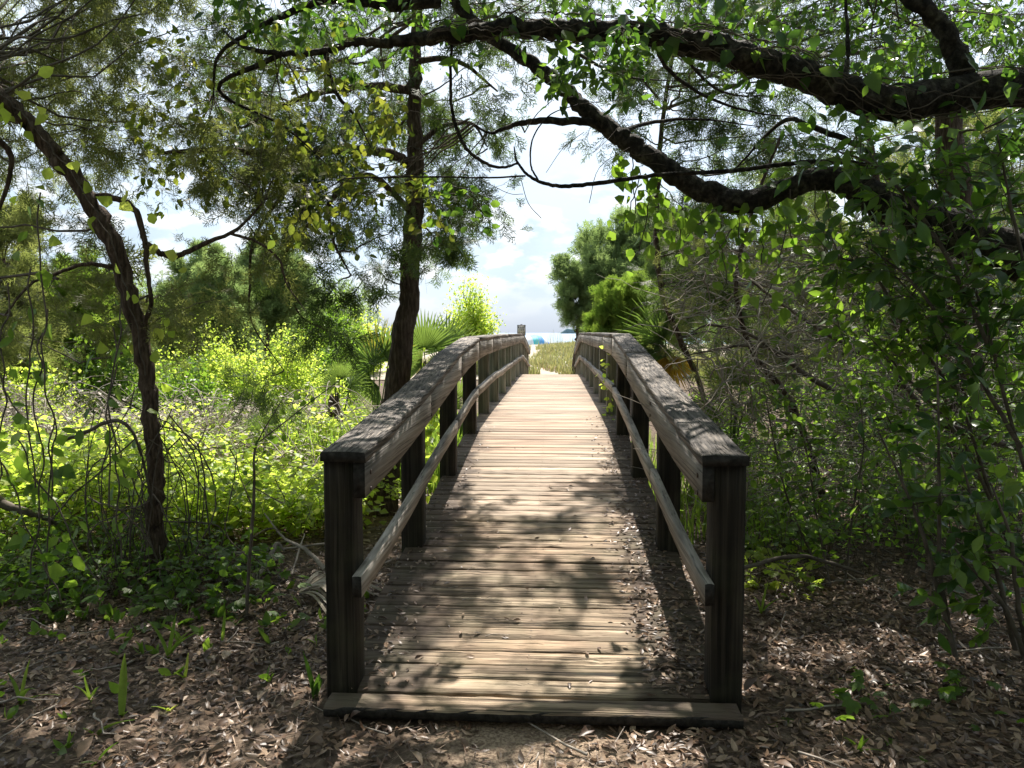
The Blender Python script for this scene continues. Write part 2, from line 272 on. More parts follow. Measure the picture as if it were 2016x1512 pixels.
def norm(v): v = np.asarray(v, float); return v / (np.linalg.norm(v, axis=-1, keepdims=True) + 1e-9)
def catmull(pts, n=6):
    p = np.asarray(pts, float); 
    if len(p) < 3: 
        t = np.linspace(0, 1, n + 1)[:, None]; return p[0] * (1 - t) + p[-1] * t
    q = np.vstack([2 * p[0] - p[1], p, 2 * p[-1] - p[-2]]); out = []
    for i in range(1, len(q) - 2):
        for t in np.linspace(0, 1, n, endpoint=False):
            a, b, c, d = q[i - 1], q[i], q[i + 1], q[i + 2]
            out.append(0.5 * (2 * b + (c - a) * t + (2 * a - 5 * b + 4 * c - d) * t * t + (3 * b - 3 * c + d - a) * t ** 3))
    out.append(q[-2]); return np.array(out)
def tube(g, path, r, sides=6, rough=0.0, cap=True):
    p = np.asarray(path, float); n = len(p)
    r = np.broadcast_to(np.asarray(r, float), (n,)).copy() if np.ndim(r) == 0 or len(np.atleast_1d(r)) == n else np.interp(np.linspace(0, 1, n), np.linspace(0, 1, len(r)), r)
    t = norm(np.gradient(p, axis=0)); ref = np.array([0.13, 0.31, 0.94]) if abs(t[0][2]) < 0.9 else np.array([1.0, 0.1, 0.0])
    a = norm(np.cross(t, ref)); b = np.cross(t, a)
    ang = np.linspace(0, 2 * math.pi, sides, endpoint=False)
    rr = r[:, None] * np.ones((1, sides))
    if rough > 0: rr = rr * (1 + rough * (rng.random((n, sides)) - 0.5) * 2)
    V = p[:, None, :] + rr[..., None] * (np.cos(ang)[None, :, None] * a[:, None, :] + np.sin(ang)[None, :, None] * b[:, None, :])
    i = np.arange(n - 1)[:, None] * sides; j = np.arange(sides)[None, :]; j2 = (j + 1) % sides
    F = np.stack([i + j, i + j2, i + sides + j2, i + sides + j], -1).reshape(-1, 4)
    V = V.reshape(-1, 3)
    g.add(V, F)
    if cap and sides > 4:
        c = len(V)
        for base, cen in ((0, p[0]), ((n - 1) * sides, p[-1])):
            g.add(np.vstack([V[base:base + sides], cen]), np.array([[k, (k + 1) % sides, sides] for k in range(sides)]))
def frames(d, roll=None, up=None):
    """rotation matrices whose Y axis is d"""
    d = norm(d); n = len(d)
    if up is None: up = norm(rng.normal(size=(n, 3)))
    z = norm(up - (up * d).sum(1, keepdims=True) * d); x = np.cross(d, z)
    return np.stack([x, d, z], -1)
def inst(g, tmpl, pos, d, sc, up=None, tint=None):
    Vt, Ft = tmpl; pos = np.asarray(pos, float); n = len(pos)
    if n == 0: return
    Rm = frames(np.asarray(d, float), up=up); sc = np.broadcast_to(np.asarray(sc, float), (n,)) if np.ndim(sc) < 2 else np.asarray(sc)
    Vs = Vt[None] * (sc[:, None, None] if sc.ndim == 1 else sc[:, None, :])
    V = np.einsum('nij,nkj->nki', Rm, Vs) + pos[:, None, :]
    k = len(Vt); F = Ft[None] + (np.arange(n) * k)[:, None, None]
    t = rng.random(n) if tint is None else np.broadcast_to(tint, (n,))
    g.add(V.reshape(-1, 3), F.reshape(-1, Ft.shape[1]), np.repeat(t, k))
def leaf_t(w=0.5, widths=(0.75, 1.0, 0.62), fold=0.18, droop=0.15, cup=0.0):
    ts = [0, .25, .5, .77, 1]; ws = [0, *widths, 0]; V = []; 
    for t, a in zip(ts, ws): V.append((0, t, -droop * t * t))
    for s in (-1, 1):
        for t, a in zip(ts[1:4], ws[1:4]): V.append((s * a * w / 2, t, fold * a * w / 2 - droop * t * t))
    Lf, Rt = [5, 6, 7], [8, 9, 10]
    F = [(0, 5, 1), (1, 5, 6), (1, 6, 2), (2, 6, 7), (2, 7, 3), (3, 7, 4), (0, 1, 8), (1, 9, 8), (1, 2, 9), (2, 10, 9), (2, 3, 10), (3, 4, 10)]
    return np.array(V, float), np.array(F, int)
def heart_t(w=0.85): return leaf_t(w, widths=(1.0, 0.82, 0.42), fold=0.12, droop=0.25)
kite_t = (np.array([(0, 0, 0), (-.28, .45, .06), (0, 1, -.06), (.28, .45, .06)], float), np.array([(0, 1, 2), (0, 2, 3)]))
kitew_t = (np.array([(0, 0, 0), (-.42, .45, .1), (0, 1, -.1), (.42, .45, .1)], float), np.array([(0, 1, 2), (0, 2, 3)]))
def spray_t(k=6, sub=3, w=0.022, seed=0):
    r = np.random.default_rng(seed); V = []; F = []
    def strip(p, d, l, w):
        nrm = np.array([-d[1], d[0], 0.0]); nrm /= np.linalg.norm(nrm) + 1e-9
        i = len(V); V.extend([p - nrm * w / 2, p + nrm * w / 2, p + d * l]); F.append((i, i + 1, i + 2))
    strip(np.zeros(3), np.array([0, 1., 0]), 1.0, w * 1.3)
    for i in range(k):
        t = 0.12 + 0.8 * i / k
        for s in (-1, 1):
            a = R(r.uniform(28, 52)) * s; l = (1 - t) * r.uniform(0.5, 0.8) + 0.1
            d = np.array([math.sin(a), math.cos(a), r.uniform(-.35, .35)]); p = np.array([0, t + r.uniform(-.04, .04), 0])
            strip(p, d, l, w)
            for j in range(sub):
                q = p + d * l * (0.25 + 0.6 * j / sub); a2 = a + R(r.uniform(25, 50)) * (1 if j % 2 else -1)
                strip(q, np.array([math.sin(a2), math.cos(a2), r.uniform(-.4, .4)]), l * 0.42, w * 0.9)
    return np.array(V, float), np.array(F, int)
SPR = [spray_t(6, 3, 0.042, s) for s in range(4)]
SPRF = [spray_t(4, 2, 0.058, s + 10) for s in range(3)]     # coarser, for trees far away
def sprays(g, pos, d, sc, tm=SPR):
    pos = np.asarray(pos); k = rng.integers(0, len(tm), len(pos))
    for i, t in enumerate(tm):
        s = k == i
        if s.any(): inst(g, t, pos[s], np.asarray(d)[s], np.asarray(sc)[s])
def wander(p0, p1, n=7, amp=0.12, sag=0.0):
    p0, p1 = np.asarray(p0, float), np.asarray(p1, float); t = np.linspace(0, 1, n)[:, None]
    Ln = np.linalg.norm(p1 - p0); off = np.cumsum(rng.normal(size=(n, 3)) * amp * Ln / n, 0); off -= t * off[-1]
    q = p0 * (1 - t) + p1 * t + off; q[:, 2] -= (sag * Ln * 4 * t * (1 - t))[:, 0]; return q
def grow_twigs(gt, path, r0, n, ln, level=1, out=None, down=0.0, sides=3):
    """twigs off a path; returns sample points and directions along them"""
    if out is None: out = ([], [])
    for _ in range(n):
        t = rng.uniform(0.2, 1.0); i = min(len(path) - 2, int(t * (len(path) - 1))); b = path[i] + (path[i + 1] - path[i]) * rng.random()
        ax = norm(path[i + 1] - path[i]); d = norm(ax * 0.6 + rng.normal(size=3) * 0.75 + np.array([0, 0, -down]))
        l = ln * rng.uniform(0.5, 1.2); q = wander(b, b + d * l, 5, 0.25); rr = r0 * 0.55
        tube(gt, q, np.linspace(rr, rr * 0.35, 5), sides, cap=False)
        for k in range(1, 5): out[0].append(q[k]); out[1].append(norm(q[k] - q[k - 1]))
        if level > 1: grow_twigs(gt, q, rr, 3, ln * 0.55, level - 1, out, down, sides)
    return out

# ------------------------------------------------------------------ ground, beach, sea
def fbm(x, y, s=1.0, seed=0):
    r = np.random.default_rng(seed); z = 0
    for o in range(5):
        f = s * 2 ** o; a, b, c, d = r.uniform(0, 6.28, 4); th = r.uniform(0, 3.1)
        u = x * math.cos(th) + y * math.sin(th); v = -x * math.sin(th) + y * math.cos(th)
        z = z + (np.sin(u * f + a) * np.sin(v * f * 0.83 + b)) / 2 ** o
    return z
def gz(x, y):
    x = np.asarray(x, float); y = np.asarray(y, float)
    z = -0.058 + 0.012 * fbm(x, y, 1.3, 3)
    z = z - 0.55 * np.exp(-((y - 13.0) / 4.0) ** 2)
    side = np.clip((np.abs(x) - 1.3) / 2.5, 0, 1) * np.clip((y - 4.0) / 4, 0, 1)
    z = z + 0.10 * side * (1 + fbm(x, y, 0.45, 5) * 0.8)
    far = np.clip((y - 24) / 12, 0, 1) * np.clip((95 - y) / 15, 0, 1)
    z = z + far * (0.16 + 0.16 * fbm(x, y, 0.16, 8) + 0.55 * np.exp(-((x - 1.6) / 3.4) ** 2) * np.exp(-((y - 44) / 9) ** 2))
    z = z - np.clip((y - 95) / 60, 0, 1) * 1.6
    return z
def sheet(name, xs, ys, mat, dz=0.0, label=None):
    X, Y = np.meshgrid(xs, ys); Z = gz(X, Y) + dz; n, m = len(ys), len(xs)
    V = np.stack([X, Y, Z], -1).reshape(-1, 3)
    i = np.arange(n - 1)[:, None] * m + np.arange(m - 1)[None, :]; i = i.ravel()
    F = np.stack([i, i + 1, i + m + 1, i + m], -1)
    return link(name, mesh_np(name, V, F, smooth=True), mat, kind='structure')
xs = np.concatenate([np.linspace(-400, -40, 10), np.linspace(-36, -8, 20), np.linspace(-7.5, 7.5, 80), np.linspace(8, 36, 20), np.linspace(40, 400, 10)])
sheet('ground', xs, np.concatenate([np.linspace(-60, -2, 12), np.linspace(-1, 26, 140)]), M['soil'])
sheet('beach', xs, np.concatenate([np.linspace(23.9, 60, 60), np.linspace(62, 170, 40)]), M['sand'], dz=0.03)
# sea
m, t, o = mat_new('sea_water')
b = N(t, 'ShaderNodeBsdfPrincipled'); b.inputs['Base Color'].default_value = (0.20, 0.27, 0.35, 1); b.inputs['Specular IOR Level'].default_value = 0.15; b.inputs['Roughness'].default_value = 0.3
ge = N(t, 'ShaderNodeNewGeometry'); mpn = N(t, 'ShaderNodeMapping'); mpn.inputs['Scale'].default_value = (0.08, 0.4, 1); L(t, ge.outputs['Position'], mpn.inputs[0])
nn = N(t, 'ShaderNodeTexNoise', i_Scale=1.0, i_Detail=4.0); L(t, mpn.outputs[0], nn.inputs['Vector'])
bp = N(t, 'ShaderNodeBump'); bp.inputs['Strength'].default_value = 0.6; bp.inputs['Distance'].default_value = 0.6; L(t, nn.outputs[0], bp.inputs['Height']); L(t, bp.outputs[0], b.inputs['Normal'])
L(t, b.outputs[0], o.inputs[0]); M['sea'] = m
link('sea', mesh_np('sea', [(-9000, 120, -1.3), (9000, 120, -1.3), (9000, 12000, -1.3), (-9000, 12000, -1.3)], [(0, 1, 2, 3)]), M['sea'], kind='structure')
M['foam'] = flat_mat('foam', (0.62, 0.66, 0.70), 0.8)
g = Geo()
for y0, x0, x1 in ((168, -60, 40), (196, -80, 10), (205, -10, 70), (260, -120, 80)):
    n = 60; X = np.linspace(x0, x1, n); Y = y0 + 2.5 * fbm(X, X * 0 + y0, 0.11, 2)
    h = 0.28 * np.clip(0.6 + 0.6 * fbm(X, X * 0 + y0, 0.22, 4), 0.05, 1.2)
    path = np.stack([X, Y, -1.3 + h * 0.2], -1); tube(g, path, h * 0.6, 6)
g.obj('breaking_waves', M['foam'], kind='structure')
# far headland: low island with trees
g = Geo()
n = 60; X = np.linspace(0, 190, n); top = 17 * np.clip(np.minimum((X + 6) / 26, (200 - X) / 30), 0.15, 1) * (1 + 0.10 * fbm(X, X * 0, 0.12, 9))
V = []; F = []
for j, (dy, k) in enumerate(((0, 0), (3, 0.85), (10, 1.0), (60, 1.0), (90, 0))):
    for i in range(n): V.append((18 + X[i], 2600 + dy, -1.3 + top[i] * k))
for j in range(4):
    for i in range(n - 1): a = j * n + i; F.append((a, a + 1, a + n + 1, a + n))
g.add(V, F)
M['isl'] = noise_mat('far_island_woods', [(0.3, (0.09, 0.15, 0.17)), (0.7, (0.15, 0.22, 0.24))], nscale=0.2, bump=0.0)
g.obj('headland', M['isl'], kind='structure')

# ------------------------------------------------------------------ the footbridge
NP, SPC, Y0 = 14, 1.55, 3.0
pY = Y0 + SPC * np.arange(NP)
HALF = 0.715                                   # centre line to inner face of the posts
def deck_z(y):
    y = np.asarray(y, float); yl = pY[-1]
    return np.minimum(0.49, np.minimum(0.1 * (y - 3.0) + 0.0, 0.1 * (yl + 0.13 - y)) - 0) - 0.02 * np.exp(-((y - 7.8) / 0.9) ** 2) - 0.02 * np.exp(-((y - 18.4) / 0.9) ** 2)
bridge = thing('footbridge', 'weathered arched wooden footbridge with post and rail sides leading towards the beach', 'footbridge', (0, 3.0, 0))
def prism(profile, x0, x1, segs=1, wob=0.0, taper=None):
    """profile: closed list of (y,z); extruded along x with wobble of every ring"""
    prof = np.array(profile, float); k = len(prof); X = np.linspace(x0, x1, segs + 1); V = []
    ph = rng.uniform(0, 6.28, 6)
    for i, x in enumerate(X):
        q = prof.copy()
        if wob > 0:
            q[:, 0] += wob * (np.sin(x * 3.1 + ph[0]) * 0.5 + rng.normal() * 0.5 * (0.5)); q[:, 1] += wob * 0.5 * rng.normal(size=k) * (q[:, 1] > 0)
            q[:, 0] += wob * 0.5 * rng.normal(size=k)
        for y, z in q: V.append((x, y, z))
    F = []
    for i in range(segs):
        for j in range(k):
            a, b2 = i * k + j, i * k + (j + 1) % k; F.append((a, b2, b2 + k, a + k))
    T = []
    for a, b2, c, d in F: T += [(a, c, b2), (a, d, c)]
    for base, fl in ((0, 1), (segs * k, 0)):
        for j in range(1, k - 1): T.append((base, base + j, base + j + 1) if fl else (base, base + j + 1, base + j))
    return np.array(V), np.array(T)
PW = 0.1085
def plank_mesh(w, segs, wob, th=0.038, half=0.825):
    c = 0.004
    V, T = prism([(-w / 2, -th), (-w / 2, -c), (-w / 2 + c, 0), (-w * 0.17, 0.0005), (w * 0.17, 0.0005), (w / 2 - c, 0), (w / 2, -c), (w / 2, -th)], -half, half, segs, wob)
    return mesh_np('plank', V, T)
shared = [plank_mesh(PW, 3, 0.002) for _ in range(4)]
for s in shared: s.materials.append(M['deck'])
y = Y0 + PW / 2 + 0.002; k = 0
while y < pY[-1] + 0.22:
    near = y < 6.4
    if near:
        me = plank_mesh(PW + rng.uniform(-0.003, 0.003), 22, 0.0042); me.materials.append(M['deck_near'] if y < 5.2 else M['deck'])
    else: me = shared[k % 4]
    p = bpy.data.objects.new('plank', me); COL.objects.link(p); p.parent = bridge
    sl = math.atan((float(deck_z(y + 0.1)) - float(deck_z(y - 0.1))) / 0.2)
    p.location = (rng.normal() * 0.004, y - 3.0, float(deck_z(y)) + rng.normal() * (0.0022 if near else 0.001)); p.rotation_euler = (sl + rng.normal() * 0.006, 0, rng.normal() * 0.0012)
    if k % 2: p.rotation_euler[2] += math.pi * 0
    y += (PW + (0.0050 if near else 0.0055)) * math.cos(sl); k += 1
# thick sill boards closing both ends of the deck
for yy in (2.925, pY[-1] + 0.29):
    V, T = prism([(-0.064, -0.040), (-0.066, -0.008), (-0.058, 0.0), (0, 0.002), (0.055, 0.0), (0.064, -0.006), (0.064, -0.040)], -0.815, 0.815, 40, 0.0035)
    s = link('sill_board', mesh_np('sill_board', V, T), M['deck_near'], bridge); s.location = (0, yy - 3.0, 0.0)
    s.data.materials.append(M['endgrain'])
    for pl in s.data.polygons:
        if pl.normal.y < -0.75: pl.material_index = 1  # long front face takes the near-black material too, though no cut end
# box beams helper: sweep rectangular section along a y-z polyline, x from xa to xb
def sweep(path, xa, xb, h_top, h_bot, rough=0.0, cham=0.006):
    """path: list of (y, z) top line; section between x=xa..xb; heights given below the top line per point"""
    n = len(path); V = []; s = 1 if xb > xa else -1; c = cham
    for i, (yy, zz) in enumerate(path):
        hb = h_bot[i] if np.ndim(h_bot) else h_bot
        j = rng.normal(size=8) * rough
        V += [(xa + j[0], yy, zz - hb + j[1]), (xa + j[2] * .5, yy, zz - c + j[3]), (xa + s * c, yy, zz + j[3] * .5),
              (xa * 0.66 + xb * 0.34, yy, zz + 0.002 + j[4]), (xa * 0.34 + xb * 0.66, yy, zz + 0.002 + j[5]), (xb - s * c, yy, zz + j[6] * .5), (xb + j[6] * .5, yy, zz - c + j[7]), (xb + j[1] * .3, yy, zz - hb + j[0])]
    F = []
    for i in range(n - 1):
        for q in range(8):
            a, b2 = i * 8 + q, i * 8 + (q + 1) % 8; F += [(a, b2, b2 + 8), (a, b2 + 8, a + 8)]
    for q in range(1, 7): F += [(0, q + 1, q), ((n - 1) * 8, (n - 1) * 8 + q, (n - 1) * 8 + q + 1)]
    F = np.array(F); 
    if s < 0: F = F[:, ::-1]
    return mesh_np('beam', np.array(V), F)
fine = lambda a, b, n: np.linspace(a, b, n)
def end_grain(o):
    o.data.materials.append(M['endgrain']); k = len(o.data.polygons)
    for i in range(k - 12, k): o.data.polygons[i].material_index = 1
# heights of the rail tops above the datum at every post
railL = np.array([0.992, 1.130, 1.318, 1.428, 1.436, 1.442, 1.446, 1.450, 1.450, 1.448, 1.444, 1.31, 1.15, 1.00])
railR = np.array([0.992, 1.135, 1.300, 1.458, 1.466, 1.468, 1.469, 1.470, 1.470, 1.469, 1.466, 1.33, 1.16, 1.00])
def rail_z(side, yy): return np.interp(yy, pY, railL if side < 0 else railR)
CAPT, CAPO, CAPI = 0.040, HALF + 0.130, HALF - 0.052
for side in (-1, 1):
    for i in range(NP):
        yy = pY[i]; dz = float(deck_z(yy + 0.06)); top = float(rail_z(side, yy + 0.065)) - CAPT - 0.003
        w, dep = 0.128 + rng.normal() * 0.0015, 0.132
        x0 = side * (HALF + 0.0); x1 = side * (HALF + w); bot = -0.6 if i not in (0,) else -0.0
        if i == 0: bot = -0.09
        # post standing through the deck, chamfered edges, slight checks
        c = 0.007; xs_, ys_ = sorted((x0, x1)), (yy, yy + dep)
        prof = [(xs_[0] + c, ys_[0]), (xs_[1] - c, ys_[0]), (xs_[1], ys_[0] + c), (xs_[1], ys_[1] - c), (xs_[1] - c, ys_[1]), (xs_[0] + c, ys_[1]), (xs_[0], ys_[1] - c), (xs_[0], ys_[0] + c)]
        zs = np.linspace(bot, top, 9); V = []; F = []
        for q, z in enumerate(zs):
            for (a, b2) in prof: V.append((a + rng.normal() * 0.0012, b2 + rng.normal() * 0.0012, z))
        for q in range(8):
            for j in range(8):
                a, b2 = q * 8 + j, q * 8 + (j + 1) % 8; F += [(a, b2, b2 + 8), (a, b2 + 8, a + 8)]
        for j in range(1, 7): F += [(0, j + 1, j), (64, 64 + j, 64 + j + 1)]
        link('post', mesh_np('post', V, F), M['post'] if i < 4 else M['postgrey_lit'], bridge)  # first four pairs take the shaded copy, the rest the lit copy
    # top cap in lengths, butt-jointed; side beam hung on the inner faces of the posts
    cuts = ([2.965, 7.58, 12.3, 17.6, pY[-1] + 0.16] if side < 0 else [2.965, 6.16, 7.78, 12.4, 17.1, pY[-1] + 0.16])
    for a, b2 in zip(cuts[:-1], cuts[1:]):
        n = max(4, int((b2 - a) / (0.16 if a < 7 else 0.4))); ys = fine(a + 0.003, b2 - 0.003, n)
        pts = [(v, float(rail_z(side, v)) + (rng.normal() * 0.0018)) for v in ys]
        oc = link('rail_cap', sweep(pts, side * CAPI, side * CAPO, 0, CAPT, 0.0018 if a < 7 else 0.001, 0.004), M['cap'], bridge); end_grain(oc)
    cuts = ([2.975, 4.62, 6.16, 7.58, 9.3, 10.8, 13.9, 17.6, pY[-1] + 0.15] if side < 0 else [2.975, 6.16, 7.78, 9.3, 12.4, 15.5, 17.1, pY[-1] + 0.15])
    for a, b2 in zip(cuts[:-1], cuts[1:]):
        n = max(6, int((b2 - a) / 0.2)); ys = fine(a + 0.003, b2 - 0.003, n)
        smooth = np.array([np.mean(rail_z(side, np.linspace(v - 0.9, v + 0.9, 9))) for v in ys])
        tz = np.array([float(rail_z(side, v)) for v in ys]) - CAPT - 0.001
        bz = np.minimum(smooth - 0.205, tz - 0.12)
        oc = link('side_beam', sweep(list(zip(ys, tz)), side * (CAPI + 0.004), side * (HALF - 0.002), 0, tz - bz, 0.0008, 0.002), M['beam'], bridge); end_grain(oc)
    # thin lower rail, wavy with age
    lp = np.array([0.487, 0.49 + 0.152, 0.79, 0.925, 0.94, 0.945, 0.94, 0.945, 0.94, 0.935, 0.93, 0.80, 0.65, 0.50])
    cuts = ([2.93, 5.98, 7.6, 9.3, 13.9, 17.6, pY[-1]] if side < 0 else [2.93, 4.66, 7.8, 12.3, 17.1, pY[-1]])
    for a, b2 in zip(cuts[:-1], cuts[1:]):
        n = max(8, int((b2 - a) / 0.18)); ys = fine(a + 0.003, b2 - 0.003, n); ph = rng.uniform(0, 6)
        tz = np.array([np.mean(np.interp(np.linspace(v - 0.35, v + 0.35, 7), pY, lp)) for v in ys]) + 0.008 * np.sin(ys * 2.6 + ph)
        if side > 0: tz = tz - 0.02 * np.sin(np.pi * np.clip((ys - 3) / 4.6, 0, 1))
        oc = link('lower_rail', sweep(list(zip(ys, tz)), side * (HALF - 0.040), side * (HALF - 0.003), 0, 0.084, 0.0008, 0.0015), M['beam'], bridge); end_grain(oc)
    # stringers under the planks
    ys = fine(3.0, pY[-1] + 0.2, 40)
    for xx in (0.60, 0.0) if side > 0 else (0.60,):
        pts = [(v, float(deck_z(v)) - 0.043) for v in ys]
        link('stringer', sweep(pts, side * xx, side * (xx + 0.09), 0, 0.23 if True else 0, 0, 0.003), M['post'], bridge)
g = Geo(); yy = Y0 + PW / 2
while yy < 9:
    for xx in (-.64, -.02, .64):
        for e in (-.03, .03):
            c = np.array([xx + rng.normal() * .004, yy + e, float(deck_z(yy + e)) + .0012]); a = np.arange(6) * math.pi / 3; g.add(np.stack([c[0] + .0042 * np.cos(a), c[1] + .0042 * np.sin(a), np.full(6, c[2] + .002)], -1), np.array([(0, 1, 2), (0, 2, 3), (0, 3, 4), (0, 4, 5)]))
    yy += PW + .005
NAILS = g
# bolt heads on the near beam ends
M['rust'] = flat_mat('rusty_steel', (0.05, 0.03, 0.02), 0.6)
NAILS.obj('nail_heads', M['rust'], bridge, kind='stuff')
for side in (-1, 1):
    for i in range(0, 3):
        for dz in (0.06, 0.13):
            g = Geo(); c = np.array([side * (CAPI + 0.004), pY[i] + 0.07, float(rail_z(side, pY[i] + .07)) - CAPT - dz]); tube(g, [c, c + [-side * 0.006, 0, 0]], 0.010, 8)
            g.obj('bolt', M['rust'], bridge)

# ------------------------------------------------------------------ leaf litter and small debris
LIT = [leaf_t(0.42, fold=f, droop=d) for f, d in ((0.5, 0.2), (0.25, -0.25), (0.9, 0.1), (0.15, 0.35))]
def litter_pts(n, x0, x1, y0, y1, dens):
    x = rng.uniform(x0, x1, n); y = rng.uniform(y0, y1, n); k = rng.random(n) < dens(x, y); return x[k], y[k]
def outside_bridge(x, y): return ~((np.abs(x) < 0.88) & (y > 2.86))
def dens1(x, y):
    d = np.full(len(x), 1.0); d[~outside_bridge(x, y)] = 0
    pth = np.exp(-((x + 0.05) / 0.42) ** 2) * (y < 2.9); d *= 1 - 0.9 * pth
    return d * np.clip(0.85 + 0.35 * fbm(x, y, 1.1, 21), 0.15, 1)
g = Geo()
for (n, x0, x1, y0, y1, s0, s1) in ((40000, -3.4, 3.8, 1.9, 4.6, 0.018, 0.058), (16000, -5.5, 5.5, 4.4, 7.5, 0.03, 0.065), (6000, -7, 7, 7.5, 11, 0.04, 0.08)):
    x, y = litter_pts(n, x0, x1, y0, y1, dens1); z = gz(x, y) + rng.uniform(0.002, 0.022, len(x))
    d = np.stack([rng.normal(size=len(x)), rng.normal(size=len(x)), rng.normal(size=len(x)) * 0.18], -1)
    up = np.stack([rng.normal(size=len(x)) * 0.3, rng.normal(size=len(x)) * 0.3, np.where(rng.random(len(x)) < 0.5, 1.0, -1.0)], -1)
    kk = rng.integers(0, 4, len(x)); sc = rng.uniform(s0, s1, len(x))
    for i in range(4): s = kk == i; inst(g, LIT[i], np.stack([x, y, z], -1)[s], d[s], sc[s], up=up[s])
x, y = litter_pts(1000, -3.6, 4.0, 1.9, 5.5, dens1); z = gz(x, y) + .02; n = len(x)
inst(g, leaf_t(.5, fold=.5, droop=.3), np.stack([x, y, z], -1), np.stack([rng.normal(size=n), rng.normal(size=n), rng.normal(size=n) * .3], -1), rng.uniform(.05, .095, n), up=np.stack([rng.normal(size=n) * .25, rng.normal(size=n) * .25, np.ones(n)], -1))
x, y = litter_pts(9000, -3.4, 3.8, 1.9, 5.0, lambda x, y: outside_bridge(x, y) * 1.0); n = len(x)
inst(g, (np.array([(-.03, 0, 0), (.03, 0, 0), (0, 1, 0)], float), np.array([(0, 1, 2)])), np.stack([x, y, gz(x, y) + rng.uniform(.008, .03, n)], -1), np.stack([rng.normal(size=n), rng.normal(size=n), rng.normal(size=n) * .15], -1), rng.uniform(.03, .1, n), up=np.tile([0, 0, 1.0], (n, 1)))
g.obj('leaf_litter', M['litter'], kind='stuff', label='dry brown leaf litter covering the ground round the bridge', cat='leaf litter')
# leaves and needles swept to the sides of the deck
g = Geo(); gd = Geo()
def dens2(x, y):
    r = np.clip((x - 0.40) / 0.22, 0, 1) * 1.0 + np.clip((-x - 0.50) / 0.2, 0, 1) * 0.30 + 0.012
    return r * np.exp(-np.clip(y - 3.4, 0, 9) / 1.9)
x, y = litter_pts(24000, -0.80, 0.80, 3.02, 9.0, dens2)
z = deck_z(y) + rng.uniform(0.002, 0.012, len(x))
d = np.stack([rng.normal(size=len(x)), rng.normal(size=len(x)), rng.normal(size=len(x)) * 0.2], -1)
up = np.stack([rng.normal(size=len(x)) * 0.4, rng.normal(size=len(x)) * 0.4, np.ones(len(x))], -1)
kk = rng.integers(0, 4, len(x)); sc = rng.uniform(0.016, 0.048, len(x))
for i in range(4): s = kk == i; inst(g, LIT[i], np.stack([x, y, z], -1)[s], d[s], sc[s], up=up[s])
g.obj('deck_litter', M['litter'], kind='stuff', label='small dry leaves gathered along the sides of the bridge deck', cat='leaf litter')
g = Geo()
for _ in range(190):
    x = rng.uniform(-3.6, 4.0); y = rng.uniform(2.1, 7.0)
    if abs(x) < 0.9 and y > 2.8: continue
    a = rng.uniform(0, 6.28); l = rng.uniform(0.06, 0.5); z = float(gz(x, y)) + 0.02
    tube(g, wander((x, y, z), (x + math.cos(a) * l, y + math.sin(a) * l, z + rng.uniform(0, 0.05)), 5, 0.2), np.linspace(0.004, 0.0015, 5) * rng.uniform(0.6, 1.6), 4)
for _ in range(26):
    x = rng.choice([-1, 1]) * rng.uniform(0.2, 0.66); y = rng.uniform(3.0, 5.2); a = rng.normal() * 0.7; l = rng.uniform(0.04, 0.16); z = float(deck_z(y)) + 0.008
    tube(g, wander((x, y, z), (x + math.cos(a) * l, y + math.sin(a) * l * .5, z + 0.006 + l * .5 * math.sin(a) * .1), 4, 0.2), 0.0014, 4)
g.obj('fallen_twigs', M['deadtwig'], kind='stuff', label='thin fallen twigs scattered over the leaf litter', cat='twigs')

# individual leaves as objects sharing mesh data -----------------------------------
def leaf_objs(parent, tmpl_list, pos, d, sc, mat, up=None, name='leaf'):
    pos = np.asarray(pos, float); n = len(pos)
    if n == 0: return
    Rm = frames(np.asarray(d, float), up=up); w = parent.location
    mes = []
    for Vt, Ft in tmpl_list:
        me = mesh_np(name, Vt, Ft); me.materials.append(mat); mes.append(me)
    for i in range(n):
        o = bpy.data.objects.new(name, mes[i % len(mes)]); COL.objects.link(o); o.parent = parent
        Mt = Matrix(Rm[i].tolist()).to_4x4(); Mt.translation = Vector(pos[i]) - w
        o.matrix_local = Mt @ Matrix.Scale(float(sc[i]), 4)
BROAD = [leaf_t(0.46, fold=0.25, droop=0.2), leaf_t(0.42, fold=0.1, droop=0.35), leaf_t(0.52, fold=0.3, droop=0.05)]
HEART = [heart_t(0.85), heart_t(0.75)]
OVAL = [leaf_t(0.72, widths=(0.85, 1.0, 0.72), fold=0.15, droop=0.12), leaf_t(0.66, widths=(0.9, 1.0, 0.65), fold=0.22, droop=0.25)]

